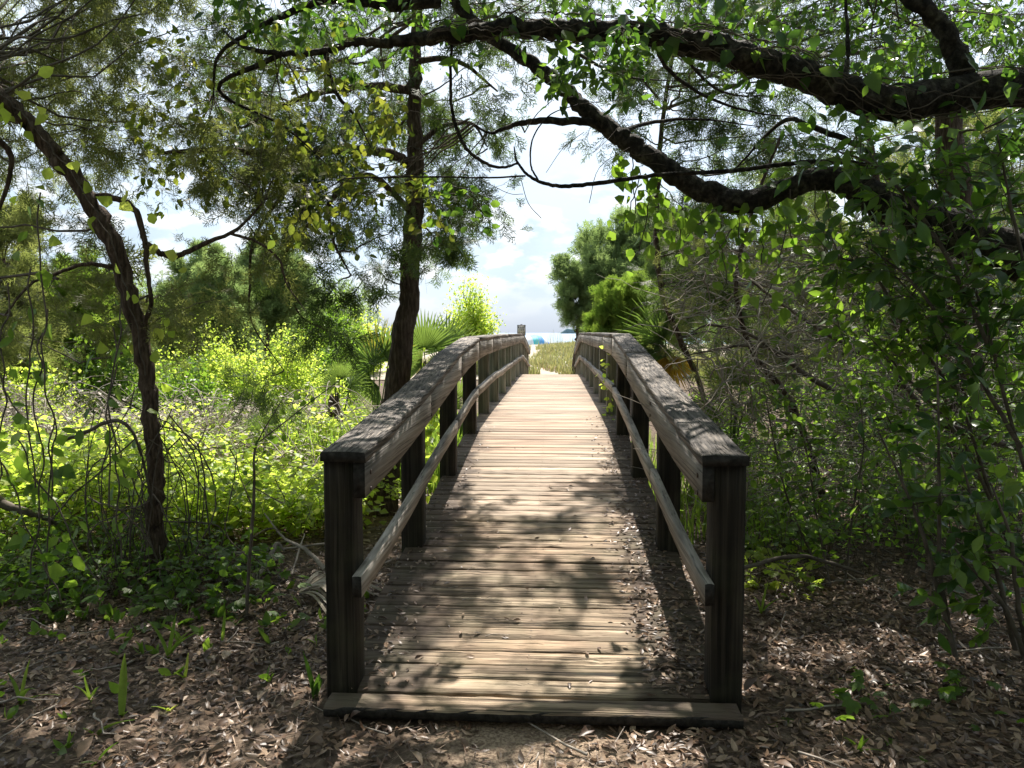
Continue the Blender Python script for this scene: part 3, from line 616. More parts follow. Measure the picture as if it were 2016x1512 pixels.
# ------------------------------------------------------------------ generic trees made of boughs ending in clusters
def path_px(pts, dflt=None):
    return np.array([P(*p) for p in pts])
def crown(root, trunk, clusters, leaf, mat, n_tw, n_lf, size, twmat=M['twig'], name_fo='foliage', tm=None, droop=0.25, tw_len=0.35, r_b=0.016, spread=0.06, individual=0, sag=0.05, hang=0.15):
    gt = Geo(); gl = Geo(); ip = []; idd = []
    for (c, rad) in clusters:
        c = np.asarray(c, float); dist = np.linalg.norm(trunk - c, axis=1) + np.abs(trunk[:, 2] - (c[2] - 0.15)) * 0.6
        b = trunk[int(np.argmin(dist))]; q = wander(b, c, 9, 0.22, sag)
        Lb = np.linalg.norm(c - b); rb = r_b * (0.6 + 0.35 * Lb)
        tube(gt, q, np.linspace(rb, rb * 0.35, 9), 5)
        q2 = wander(c, c + norm(c - b) * rad * 0.8 + [0, 0, -droop * rad], 5, 0.2)
        tube(gt, q2, np.linspace(rb * 0.35, 0.002, 5), 4)
        pts, drs = grow_twigs(gt, np.vstack([q[4:], q2]), rb * 0.45, n_tw, rad * tw_len / 0.35, 2, None, droop)
        pts = np.array(pts); drs = np.array(drs)
        k = rng.integers(0, len(pts), n_lf); p = pts[k] + rng.normal(size=(n_lf, 3)) * spread * 0.5
        d = norm(drs[k] + rng.normal(size=(n_lf, 3)) * 0.55 + np.array([0, 0, -hang])); s = rng.uniform(size[0], size[1], n_lf)
        if leaf == 'spray': sprays(gl, p, d, s, tm or SPR)
        else:
            if individual > 0 and len(ip) < individual:
                kk = min(n_lf, individual - len(ip)); ip.extend(p[:kk]); idd.extend([(d[j], s[j]) for j in range(kk)]); p, d, s = p[kk:], d[kk:], s[kk:]
            k2 = rng.integers(0, len(leaf), len(p))
            for j, t_ in enumerate(leaf):
                m_ = k2 == j
                if m_.any(): inst(gl, t_, p[m_], d[m_], s[m_], up=norm(rng.normal(size=(m_.sum(), 3)) + [0, 0, 1.2]))
    gt.obj('twigs', twmat, root, kind='stuff'); gl.obj(name_fo, mat, root, kind='stuff')
    if ip:
        leaf_objs(root, leaf, ip, [a for a, b in idd], [b for a, b in idd], mat, up=norm(rng.normal(size=(len(ip), 3)) + [0, 0, 1.0]))
def clust(n, px, py, D, rad, keep=None):
    out = []
    while len(out) < n:
        a, b, d = rng.uniform(*px), rng.uniform(*py), rng.uniform(*D)
        if keep and not keep(a, b): continue
        out.append((P(a, b, d), rng.uniform(*rad)))
    return out
def bark_path(root, name, pts, radii, mat, sides=10, n=7, rough=0.09, noise=0.012):
    g = Geo(); q = catmull(pts, n); rad_ = np.interp(np.linspace(0, 1, len(q)), np.linspace(0, 1, len(radii)), radii); q = q + rng.normal(size=q.shape) * np.minimum(noise, rad_ * .16)[:, None]
    tube(g, q, np.interp(np.linspace(0, 1, len(q)), np.linspace(0, 1, len(radii)), radii), sides, rough)
    g.obj(name, mat, root, smooth=True); return q

# ---- leaning cedar on the left
base = P(300, 1165, 4.45); base[2] = gz(base[0], base[1])
A = thing('cedar_tree', 'leaning cedar whose trunk bends to the upper left corner, dead vine stems round its foot', 'tree', base)
tr = bark_path(A, 'trunk', [base - [0, 0, .1], P(306, 1050, 4.45), P(308, 950, 4.45), P(300, 850, 4.45), P(290, 740, 4.45), P(263, 610, 4.45), P(228, 490, 4.4), P(172, 390, 4.35), P(108, 305, 4.3), P(45, 232, 4.25), P(-25, 180, 4.2), P(-160, 110, 4.1)],
               [0.066, 0.05, 0.047, 0.047, 0.049, 0.048, 0.052, 0.05, 0.05, 0.047, 0.045, 0.04], M['cedarbark'], rough=0.14)
l1 = bark_path(A, 'limb', [P(285, 640, 4.45), P(297, 590, 4.42), P(288, 520, 4.4), P(285, 470, 4.4), P(262, 410, 4.38), P(215, 388, 4.36), P(182, 384, 4.36)], [0.014, 0.013, 0.014, 0.017, 0.019, 0.017, 0.012], M['cedarbark'])
l2 = bark_path(A, 'limb', [P(287, 478, 4.4), P(320, 500, 4.42), P(352, 502, 4.45), P(400, 480, 4.5), P(455, 458, 4.55), P(490, 430, 4.7), P(520, 395, 4.8)], [0.017, 0.018, 0.017, 0.014, 0.011, 0.009, 0.006], M['cedarbark'])
l3 = bark_path(A, 'limb', [P(455, 460, 4.55), P(510, 478, 4.6), P(550, 512, 4.6), P(565, 560, 4.6), P(600, 610, 4.6)], [0.010, 0.008, 0.007, 0.005, 0.003], M['cedarbark'], 6)
l4 = bark_path(A, 'limb', [P(245, 530, 4.4), P(170, 520, 4.3), P(110, 540, 4.2), P(60, 560, 4.1), P(10, 620, 4.0)], [0.014, 0.012, 0.010, 0.008, 0.005], M['cedarbark'], 6)
l5 = bark_path(A, 'limb', [P(-40, 260, 4.4), P(20, 300, 4.5), P(10, 380, 4.5), P(-20, 450, 4.5)], [0.022, 0.018, 0.012, 0.006], M['cedarbark'], 6)
gapA = lambda a, b: not (250 < a < 500 and 330 < b < 520) and not (250 < a < 330 and 90 < b < 150)
cl = clust(44, (-120, 360), (-120, 330), (4.8, 6.8), (0.3, 0.5), gapA) + clust(12, (-80, 420), (340, 700), (4.6, 5.3), (0.2, 0.34), gapA) + clust(6, (260, 560), (260, 480), (4.6, 5.2), (0.22, 0.34))
crown(A, np.vstack([tr, l2, l4]), cl, 'spray', M['cedarolive'], 12, 62, (0.09, 0.2), r_b=0.008)
# dead vine stems piled round the trunk foot
g = Geo()
for _ in range(52):
    a = rng.uniform(0, 6.28); r0 = rng.uniform(0.05, 0.42); b0 = base + [math.cos(a) * r0, math.sin(a) * r0, 0]; b0[2] = gz(b0[0], b0[1])
    tz = rng.uniform(0.2, 1.15); b1 = np.array([base[0], base[1], tz]) + rng.normal(size=3) * [.14, .12, .05]
    mid = (b0 + b1) / 2 + [math.cos(a) * 0.12, math.sin(a) * .12, rng.uniform(0, .25)]
    q_ = catmull([b0, mid + rng.normal(size=3) * .07, b1], 5); q_ = q_ + np.cumsum(rng.normal(size=q_.shape) * .012, 0); tube(g, q_, rng.uniform(0.002, 0.005), 4, cap=False)
g.obj('vine_stems', M['twig'], A, kind='stuff')

# ---- straight cedar left of the bridge
base = P(742, 1010, 6.4); base[2] = gz(base[0], base[1])
B = thing('cedar_tree', 'tall straight dark cedar trunk right behind the left bridge rail, branches spreading above', 'tree', base)
trB = bark_path(B, 'trunk', [base - [0, 0, .15], P(752, 930, 6.4), P(766, 850, 6.4), P(782, 770, 6.42), P(795, 660, 6.45), P(806, 560, 6.48), P(812, 450, 6.5), P(815, 340, 6.55), P(816, 220, 6.6), P(818, 100, 6.65), P(822, -80, 6.7), P(826, -330, 6.8)],
               [0.175, 0.15, 0.12, 0.105, 0.092, 0.086, 0.080, 0.072, 0.060, 0.05, 0.04, 0.02], M['cedarbark'], 14, 7, 0.10, 0.008)
bl = []
for pts, rr in (([(812, 330, 6.55), (760, 300, 6.4), (640, 296, 6.2), (500, 300, 6.0), (400, 296, 5.8), (270, 305, 5.7)], [0.045, 0.04, 0.036, 0.03, 0.022, 0.008]),
                ([(812, 420, 6.5), (740, 350, 6.2), (690, 355, 6.1), (650, 400, 6.0), (655, 470, 6.0), (690, 540, 6.0)], [0.03, 0.024, 0.02, 0.016, 0.012, 0.006]),
                ([(816, 180, 6.6), (720, 170, 6.3), (600, 190, 6.1), (480, 250, 5.9)], [0.04, 0.03, 0.022, 0.01]),
                ([(816, 120, 6.6), (900, 120, 6.9), (980, 180, 7.2)], [0.03, 0.022, 0.008]),
                ([(814, 290, 6.5), (870, 250, 6.7), (930, 245, 6.9), (960, 290, 7.0)], [0.028, 0.02, 0.014, 0.006]),
                ([(640, 296, 6.2), (560, 380, 6.2), (500, 470, 6.1), (492, 560, 6.1), (498, 640, 6.1), (560, 730, 6.1)], [0.02, 0.016, 0.013, 0.010, 0.007, 0.004]),
                ([(690, 356, 6.1), (560, 500, 6.1), (570, 560, 6.1), (590, 620, 6.1), (640, 650, 6.1)], [0.014, 0.011, 0.009, 0.007, 0.004])):
    bl.append(bark_path(B, 'limb', path_px(pts), rr, M['cedarbark'], 7, 6, 0.08, 0.006))
keepB = lambda a, b: not (a > 850 and b > 300)
cl = clust(34, (420, 960), (-160, 260), (5.8, 8.0), (0.35, 0.55), keepB) + clust(16, (430, 800), (180, 470), (5.7, 6.6), (0.28, 0.42)) + clust(8, (830, 960), (160, 480), (6.6, 7.8), (0.22, 0.35), lambda a, b: a + b * .3 < 1030)
cl += [(P(625, 640, 6.1), 0.32), (P(530, 740, 6.1), 0.33), (P(660, 560, 6.1), 0.25), (P(740, 530, 6.3), 0.25), (P(560, 520, 6.1), 0.3), (P(850, 400, 6.6), 0.25), (P(870, 470, 6.6), 0.2)]
crown(B, np.vstack([trB[20:]] + bl), cl, 'spray', M['cedar'], 12, 58, (0.10, 0.22), r_b=0.012, droop=0.45, hang=0.35)
# creeper climbing the trunk
vine = thing('climbing_vine', 'yellow green creeper climbing the foot of the straight cedar by the left rail', 'vine', base + np.array([0.0, 0.1, 0]))
g = Geo(); pp = []
for _ in range(6):
    a = rng.uniform(-0.6, 0.9); q = []
    for k in range(0, 26): r_ = 0.14 - 0.001 * k; q.append(trB[k] + [math.cos(a + .1 * math.sin(k)) * r_ * 1.2, math.sin(a) * r_ * 0.9 + .1, 0] + np.array([.06, 0, 0]))
    q = np.array(q); tube(g, q, 0.004, 4, cap=False); pp.append(q[2:])
g.obj('stem', M['twig'], vine)
pp = np.vstack(pp); k = rng.integers(0, len(pp), 280); p = pp[k] + [0.02, 0, 0] + np.abs(rng.normal(size=(280, 3))) * [0.09, .09, 0] + rng.normal(size=(280, 3)) * 0.05
leaf_objs(vine, OVAL, p, rng.normal(size=(280, 3)) + [0, 0, -.5], rng.uniform(0.05, 0.09, 280), M['yg'])

# ---- live oak whose limbs arch over the bridge from the right
ob = np.array([4.6, 4.3, 0.0]); ob[2] = gz(*ob[:2])
O = thing('live_oak', 'old live oak with thick dark limbs arching over the bridge from the right edge', 'tree', ob)
oT = bark_path(O, 'trunk', [ob - [0, 0, .2], ob + [-.05, 0, .8], ob + [-.1, -.05, 1.7], ob + [-.25, -.1, 2.4], ob + [-.35, -.15, 2.8]], [0.34, 0.27, 0.25, 0.23, 0.2], M['oakbark'], 16, 7, 0.08, 0.01)
def olimb(pts, rr, sides=12, n=8, rough=0.07, noise=0.006): return bark_path(O, 'limb', path_px(pts), [v * .9 for v in rr], M['oakbark'], sides, n, rough, noise)
u1 = olimb([(2400, 330, 4.3), (2200, 210, 4.3), (2016, 172, 4.3), (1850, 192, 4.25), (1740, 200, 4.2), (1640, 170, 4.2), (1560, 140, 4.2), (1480, 118, 4.2), (1400, 92, 4.25), (1300, 70, 4.3), (1200, 62, 4.3), (1100, 60, 4.35), (1000, 55, 4.4), (900, 70, 4.4), (830, 75, 4.45), (760, 85, 4.5), (700, 82, 4.5), (640, 100, 4.55), (560, 106, 4.6), (480, 92, 4.6), (440, 60, 4.7)],
           [0.17, 0.14, 0.112, 0.106, 0.10, 0.09, 0.086, 0.082, 0.08, 0.07, 0.062, 0.06, 0.056, 0.05, 0.042, 0.03, 0.026, 0.022, 0.018, 0.012, 0.006], 14)
u2 = olimb([(2300, 560, 4.3), (2050, 520, 4.4), (1860, 450, 4.5), (1740, 400, 4.55), (1640, 352, 4.6), (1560, 368, 4.6), (1470, 398, 4.6), (1400, 382, 4.65), (1330, 345, 4.7), (1265, 300, 4.75), (1210, 262, 4.8), (1150, 215, 4.85), (1100, 165, 4.9), (1040, 122, 4.95), (980, 80, 5.0), (920, 30, 5.0), (880, -20, 5.0), (820, -120, 5.1)],
           [0.17, 0.15, 0.12, 0.11, 0.075, 0.07, 0.078, 0.075, 0.07, 0.066, 0.062, 0.055, 0.05, 0.046, 0.042, 0.04, 0.036, 0.03], 12)
u3 = olimb([(1215, 265, 4.8), (1170, 243, 4.8), (1110, 238, 4.75), (1040, 240, 4.7), (1000, 250, 4.7), (965, 262, 4.7), (930, 243, 4.7)], [0.035, 0.03, 0.027, 0.02, 0.015, 0.01, 0.006], 8)
u4 = olimb([(870, 0, 4.6), (760, 5, 4.6), (680, -5, 4.6), (580, 20, 4.7), (500, 60, 4.8), (430, 110, 4.9), (420, 190, 5.0)], [0.05, 0.045, 0.035, 0.025, 0.018, 0.012, 0.006], 8)
u5 = olimb([(1760, 330, 4.5), (1640, 318, 4.5), (1560, 322, 4.5), (1440, 336, 4.5), (1300, 344, 4.5), (1200, 358, 4.5), (1120, 366, 4.5), (1075, 362, 4.5), (1040, 345, 4.5), (1018, 318, 4.5), (1012, 288, 4.5)], [0.02, 0.017, 0.015, 0.014, 0.0135, 0.0145, 0.014, 0.012, 0.010, 0.008, 0.004], 8)
u6 = olimb([(1018, 322, 4.5), (985, 330, 4.5), (950, 318, 4.5), (918, 292, 4.5), (900, 255, 4.5), (889, 210, 4.5), (887, 150, 4.45), (890, 75, 4.4)], [0.007, 0.0095, 0.011, 0.012, 0.012, 0.011, 0.010, 0.009], 8)
u7 = olimb([(1035, 346, 4.5), (960, 350, 4.5), (860, 348, 4.5), (740, 350, 4.55), (680, 352, 4.6), (655, 365, 4.6), (600, 395, 4.7)], [0.006, 0.006, 0.006, 0.0055, 0.005, 0.004, 0.002], 6)
u8 = olimb([(1060, 355, 4.5), (1045, 325, 4.5), (1050, 270, 4.5), (1085, 225, 4.55), (1140, 205, 4.6)], [0.006, 0.006, 0.005, 0.004, 0.003], 6)
u9 = olimb([(1900, 150, 4.3), (1860, 60, 4.3), (1790, -10, 4.3), (1730, -80, 4.4)], [0.07, 0.055, 0.045, 0.04], 10)
u10 = olimb([(1450, 330, 5.2), (1540, 240, 5.0), (1600, 250, 4.9), (1700, 290, 4.8)], [0.006, 0.015, 0.02, 0.02], 8)
for pts in ([(1210, 262, 4.8), (1290, 240, 5.2), (1380, 235, 5.4), (1500, 250, 5.6)], [(1290, 60, 4.4), (1310, 130, 4.8), (1390, 190, 5.1), (1480, 220, 5.3), (1560, 230, 5.5)], [(1230, 60, 4.3), (1330, 100, 4.9), (1420, 180, 5.3), (1530, 190, 5.6)],
            [(1100, 60, 4.4), (1130, 100, 4.9), (1230, 150, 5.3), (1340, 160, 5.6)], [(1660, 180, 4.3), (1670, 90, 4.4), (1664, 0, 4.5), (1660, -60, 4.5)], [(640, 100, 4.55), (660, 180, 4.6), (700, 230, 4.7), (730, 290, 4.8)], [(560, 106, 4.6), (430, 175, 4.8), (560, 250, 5.0), (650, 330, 5.1)]):
    olimb(pts, [0.02, 0.014, 0.009, 0.003], 6, 6)
spine = np.vstack([u1, u2, u3, u4, u9])
# olive leaved twigs hanging top centre-left, dense dark leaves top centre
cl = clust(26, (330, 840), (90, 330), (4.3, 5.6), (0.22, 0.36)) + clust(2, (830, 900), (330, 400), (4.4, 4.8), (0.14, 0.2)) + clust(6, (440, 760), (330, 420), (4.5, 5.2), (0.2, 0.28))
crown(O, spine, cl, OVAL, M['olive'], 5, 34, (0.035, 0.075), r_b=0.006, individual=280, name_fo='olive_foliage')
cl = clust(14, (450, 860), (-60, 70), (4.1, 5.2), (0.2, 0.3)) + clust(8, (1080, 1320), (40, 170), (3.9, 4.3), (0.12, 0.2)) + clust(26, (880, 1600), (-120, 30), (4.3, 6.0), (0.25, 0.4)) + clust(32, (1450, 2080), (-80, 150), (4.2, 6.2), (0.25, 0.4))
crown(O, spine, cl, BROAD, M['dark'], 5, 46, (0.035, 0.085), r_b=0.005, name_fo='dark_foliage')
hi = []
for pts, rr in (([(4.25, 4.15, 2.7), (3.4, 4.2, 4.3), (1.6, 5.0, 5.5), (-.6, 5.8, 6.2), (-3.2, 6.0, 6.3)], [.16, .13, .09, .06, .03]), ([(3.6, 4.1, 4.0), (2.6, 2.4, 5.0), (.6, 1.2, 5.9), (-2.6, .4, 6.1)], [.10, .08, .06, .03]),
                ([(1.6, 5.0, 5.5), (.8, 6.5, 6.6), (-1.0, 8.0, 7.2)], [.07, .05, .03]), ([(3.4, 4.2, 4.3), (4.2, 6.8, 5.8), (4.0, 9.0, 6.6)], [.11, .08, .04]), ([(.6, 1.2, 5.9), (1.2, -1.5, 6.2), (0, -4, 6.2)], [.05, .04, .02]), ([(1.6, 5, 5.5), (1.0, 3.6, 6.2), (-1.4, 3.0, 6.5)], [.05, .04, .02])):
    hi.append(bark_path(O, 'limb', pts, rr, M['oakbark'], 9, 7, .1, .01))
hi = np.vstack(hi)
# ---- oak crown above the picture: it shades the near half of the bridge
def canopy(root, n, X, Yg, Z, rad, keep, nl, size, mat, nm, spine_, tmpl):
    cl = []; tries = 0
    while len(cl) < n and tries < 20000:
        tries += 1
        z = rng.uniform(*Z); x = rng.uniform(*X); yg = rng.uniform(*Yg); yy = yg + z / math.tan(R(SUN_EL))
        c = np.array([x + z / math.tan(R(SUN_EL)) * math.tan(R(SUN_AZ)), yy, z])
        a, b_ = PX(c)
        if yy > 0.3 and b_ > -230 and -250 < a < 2266: continue      # stays above the frame
        if not keep(x, yg): continue
        cl.append((c, rng.uniform(*rad)))
    crown(root, spine_, cl, tmpl, mat, 7, nl, size, r_b=0.005, name_fo=nm)
HOLES = ((0.0, 2.55, .62, .42), (-2.3, 2.9, .7, .5), (1.7, 3.2, .6, .45), (-1.5, 3.7, .55, .4), (2.6, 2.5, .5, .4), (-.3, 3.5, .5, .36), (.2, 4.7, .5, .36), (.1, 3.1, .5, .25), (-.15, 4.2, .55, .3))
CAN_KEEP = lambda x, y: not any(((x - a) / c) ** 2 + ((y - b_) / d) ** 2 < 1 for a, b_, c, d in HOLES) and not (x < -1.1 and y > 3.7) and fbm(np.array([x * 1.0]), np.array([y]), 2.6, 77)[0] < (0.55 if abs(x) < 1.1 and y > 1.5 else 0.35)
canopy(O, 390, (-4.2, 4.6), (-6, 5.2), (4.6, 7.8), (0.26, 0.42), CAN_KEEP, 100, (0.08, 0.14), M['dark'], 'upper_foliage', hi, [kitew_t])
canopy(O, 40, (1.4, 6.5), (5.0, 9.5), (5.0, 7.5), (0.45, 0.7), lambda x, y: True, 120, (0.08, 0.14), M['dark'], 'upper_foliage', hi, [kitew_t])

# the wood behind and beside the photographer
g = Geo(); n = 15000; x = rng.uniform(-11, 11, n); y = rng.uniform(-11, 2.6, n); z = rng.uniform(0, 8.5, n)
k = ((y < -1.6) | ((z > 5.5) & (y < 1)) | (np.abs(x) > 4.0 + 0 * y)) & (np.hypot(x, y) > 2.4) & ((np.abs(x) > 2.6 + .75 * np.clip(y, 0, 9)) | (y < 0)); x, y, z = x[k], y[k], z[k]
inst(g, kitew_t, np.stack([x, y, z], -1), rng.normal(size=(len(x), 3)), rng.uniform(.2, .45, len(x)))
g.obj('surrounding_woods', M['cedar'], kind='stuff', label='dense leafy wood behind the viewer at the foot of the bridge', cat='woods')

# ---- greenbrier vine with big leaves on the oak limbs
gv = thing('greenbrier_vine', 'vine with large pointed glossy leaves wound along the thick oak limb, top right', 'vine', P(1700, 200, 4.1))
g = Geo(); pos = []; dr = []
for s0 in range(7):
    q = []; a0 = rng.uniform(0, 6)
    for k in range(14, 110): c = u1[min(k, len(u1) - 1)]; r_ = 0.13 - 0.0006 * k; q.append(c + [math.sin(a0 + k * .23) * .03, -r_ * abs(math.cos(a0 + k * .1)) - .02, math.sin(a0 + k * .1) * r_])
    q = np.array(q); tube(g, q, 0.0035, 4, cap=False); pos.append(q)
g.obj('stem', M['twig'], gv, smooth=True)
q = np.vstack(pos); k = rng.integers(0, len(q), 150); p = q[k] + rng.normal(size=(150, 3)) * [0.08, 0.05, 0.09]
leaf_objs(gv, HEART + BROAD, p, rng.normal(size=(150, 3)) * [0.6, 0.5, 0.5] + [0, -0.1, -0.7], rng.uniform(0.05, 0.12, 150), M['dark'], up=norm(rng.normal(size=(150, 3)) * .6 + [0, -1, 0.4]))

# round-leaved vine hanging under the second limb, lit from behind
hv = thing('hanging_vine', 'curtain of round bright green leaves hanging under the lower oak limb beside the sky', 'vine', P(1400, 400, 4.7))
trk = u2[30:70]
gt = Geo(); pos = []; drs = []
for (x0, y0, x1, y1, D) in ((1290, 350, 1260, 500, 4.7), (1340, 370, 1330, 510, 4.75), (1380, 385, 1430, 560, 4.7), (1420, 390, 1350, 470, 4.6), (1450, 395, 1460, 530, 4.7), (1500, 390, 1500, 520, 4.6), (1530, 380, 1560, 470, 4.6), (1300, 360, 1360, 440, 4.7), (1240, 300, 1250, 440, 4.75), (1600, 360, 1640, 560, 4.5), (1620, 380, 1660, 700, 4.4), (1560, 380, 1500, 600, 4.5), (1260, 330, 1240, 420, 4.7), (1480, 400, 1400, 500, 4.7)):
    q = wander(P(x0, y0, D), P(x1, y1, D), 12, 0.25); tube(gt, q, 0.0035, 4, cap=False)
    for _ in range(20):
        k = rng.integers(1, 12); pos.append(q[k] + rng.normal(size=3) * [0.07, .06, 0.05]); drs.append(rng.normal(size=3) * [.7, .5, .4] + [0, 0, -.7])
gt.obj('stem', M['twig'], hv)
leaf_objs(hv, OVAL + HEART, pos, drs, rng.uniform(0.05, 0.095, len(pos)), M['mid'], up=norm(rng.normal(size=(len(pos), 3)) * .5 + [0, -1, 0.5]))
# dark sprig against the sky
sp = thing('leafy_sprig', 'dark twig of oval leaves hanging against the sky right of the straight cedar', 'branch', P(900, 380, 4.6))
gt = Geo(); pos = []
for a in ([(830, 350), (860, 390), (885, 430), (890, 470)], [(870, 380), (920, 385), (950, 410)], [(920, 388), (960, 430), (965, 460)], [(850, 400), (870, 450), (865, 480)], [(835, 360), (910, 370), (940, 385)]):
    q = catmull([P(x, y, 4.6) for x, y in a], 4); tube(gt, q, 0.002, 4, cap=False)
    for k in range(1, len(q)): pos.append(q[k] + rng.normal(size=3) * [.03, .02, .03])
gt.obj('stem', M['twig'], sp); pos = np.array(pos)[:44]
leaf_objs(sp, OVAL, pos, rng.normal(size=(len(pos), 3)) + [0.3, 0, -.6], rng.uniform(0.05, 0.08, len(pos)), M['dark'], up=norm(rng.normal(size=(len(pos), 3)) + [0, -1, 0]))
# bare twigs curling in the sky gap, on the vine limb
g = Geo()
for _ in range(11):
    x, y = rng.uniform(1040, 1240), rng.uniform(200, 370); q = [P(x, y, 4.6)]; a = rng.uniform(0, 6.28)
    for k in range(6): a += rng.normal() * 0.28; x += 22 * math.cos(a); y += 22 * math.sin(a); q.append(P(x, y, 4.6 + .02 * k))
    if max(p_[2] for p_ in q) > P(1100, 150, 4.6)[2]: continue
    tube(g, catmull(q, 3), 0.0018, 3, cap=False)
for pts in ([(1025, 350), (1040, 400), (1066, 430)], [(940, 350), (1000, 380), (1030, 382)], [(1140, 205), (1180, 200), (1230, 190), (1290, 120)], [(1075, 340), (1110, 290), (1150, 260)], [(1240, 290), (1180, 330), (1160, 400)]):
    tube(g, catmull([P(x, y, 4.6) for x, y in pts], 5), 0.0022, 4, cap=False)
g.obj('bare_twigs', M['twig'], O, kind='stuff')

# ------------------------------------------------------------------ right side thicket
# cedar behind the right rail, with grey dead boughs
def side_tree(label, path, radii, clusters, mat, n_tw=10, n_lf=50, size=(0.1, 0.2), leaf='spray', tm=None, name='cedar_tree', cat='tree', bark=M['cedarbark'], tw=M['twig'], r_b=0.012, group=None, **kw):
    b0 = P(*path[0]); b0[2] = gz(b0[0], b0[1]); pts = [b0 - [0, 0, .1]] + [P(*p) for p in path[1:]]
    T = thing(name, label, cat, b0, group)
    q = bark_path(T, 'trunk', pts, radii, bark, 10, 6, 0.1, 0.01)
    crown(T, q, clusters, leaf, mat, n_tw, n_lf, size, twmat=tw, tm=tm, r_b=r_b, **kw); return T, q
side_tree('slim dark cedar standing just right of the distant green cedars', [(1430, 950, 8.2), (1385, 780, 8.2), (1335, 660, 8.2), (1300, 560, 8.2), (1292, 430, 8.3), (1300, 280, 8.4), (1330, 60, 8.6)], [0.03, 0.028, 0.028, 0.03, 0.03, 0.026, 0.018],
          clust(18, (1290, 1450), (400, 640), (7.9, 9.0), (0.25, 0.4)) + clust(17, (1200, 1560), (120, 320), (7.6, 9.4), (0.35, 0.5)) + clust(12, (1180, 1650), (-120, 120), (7.6, 9.4), (0.4, 0.6)) + clust(24, (980, 2000), (-140, 120), (6.5, 9.4), (0.4, 0.6)), M['cedar'], 11, 44, (0.12, 0.24))
side_tree('grey brown cedar thicket tree full of dead twigs behind the right rail', [(1640, 900, 6.6), (1560, 800, 6.6), (1480, 690, 6.7), (1450, 560, 6.8), (1480, 420, 6.9), (1540, 260, 7.0)], [0.034, 0.028, 0.024, 0.02, 0.016, 0.012],
          clust(28, (1350, 1720), (440, 830), (6.3, 8.2), (0.3, 0.5)), M['cedarolive'], 20, 26, (0.08, 0.17), tw=M['deadtwig'], droop=0.1, r_b=0.012)
side_tree('second cedar in the right hand thicket, greener and further back', [(1780, 900, 9.5), (1770, 700, 9.5), (1740, 450, 9.6), (1700, 200, 9.8)], [0.09, 0.07, 0.055, 0.03],
          clust(26, (1420, 2000), (180, 820), (8.8, 11.5), (0.5, 0.75)), M['cedar'], 14, 46, (0.16, 0.3), tw=M['deadtwig'], r_b=0.012)
side_tree('thick dark trunk wrapped in dead vines deep in the right thicket', [(1905, 960, 6.9), (1900, 820, 6.9), (1895, 640, 6.95), (1880, 400, 7.0), (1860, 200, 7.1)], [0.19, 0.17, 0.15, 0.13, 0.1],
          clust(24, (1700, 2150), (60, 640), (6.2, 8.2), (0.4, 0.6)), M['dark'], 5, 46, (0.07, 0.13), leaf=[kitew_t], name='broadleaf_tree', tw=M['twig'])
# traced crooked branches in the thicket
T = thing('dead_branch', 'crooked bare branches reaching left through the thicket behind the right rail', 'branch', P(1760, 880, 5.4) * [1, 1, 0])
for pts, rr in (([(2060, 900, 5.2), (1900, 850, 5.2), (1830, 820, 5.3), (1790, 770, 5.3), (1740, 700, 5.4), (1720, 690, 5.4), (1740, 670, 5.4)], [0.024, 0.022, 0.02, 0.018, 0.014, 0.012, 0.006]),
                ([(1640, 770, 5.8), (1560, 720, 5.8), (1480, 660, 5.8), (1400, 640, 5.8), (1360, 655, 5.8)], [0.022, 0.018, 0.014, 0.010, 0.004]),
                ([(1700, 700, 5.8), (1600, 640, 5.8), (1500, 570, 5.8), (1455, 530, 5.8)], [0.016, 0.012, 0.010, 0.004]),
                ([(1560, 700, 5.8), (1480, 680, 5.8), (1400, 690, 5.8), (1350, 700, 5.8)], [0.016, 0.013, 0.009, 0.004]),
                ([(1460, 1120, 4.3), (1560, 1095, 4.4), (1640, 1110, 4.4), (1700, 1130, 4.4)], [0.012, 0.014, 0.012, 0.008])):
    bark_path(T, 'branch', path_px(pts), rr, M['twig'], 6, 6, 0.1, 0.006)
g = Geo()
for _ in range(1250):
    x, y, D = rng.uniform(1370, 2000), rng.uniform(470, 1000), rng.uniform(4.8, 7.5); a = rng.uniform(-3.1, 3.1); l = rng.uniform(50, 220)
    tube(g, wander(P(x, y, D), P(x + l * math.cos(a), y + l * math.sin(a) * .7, D + rng.uniform(-.4, .4)), 7, 0.35), np.linspace(0.005, 0.0015, 7) * rng.uniform(.6, 1.4), 3, cap=False)
g.obj('tangled_twigs', M['deadtwig'], kind='stuff', label='tangle of thin grey dead twigs filling the right hand thicket', cat='twigs')

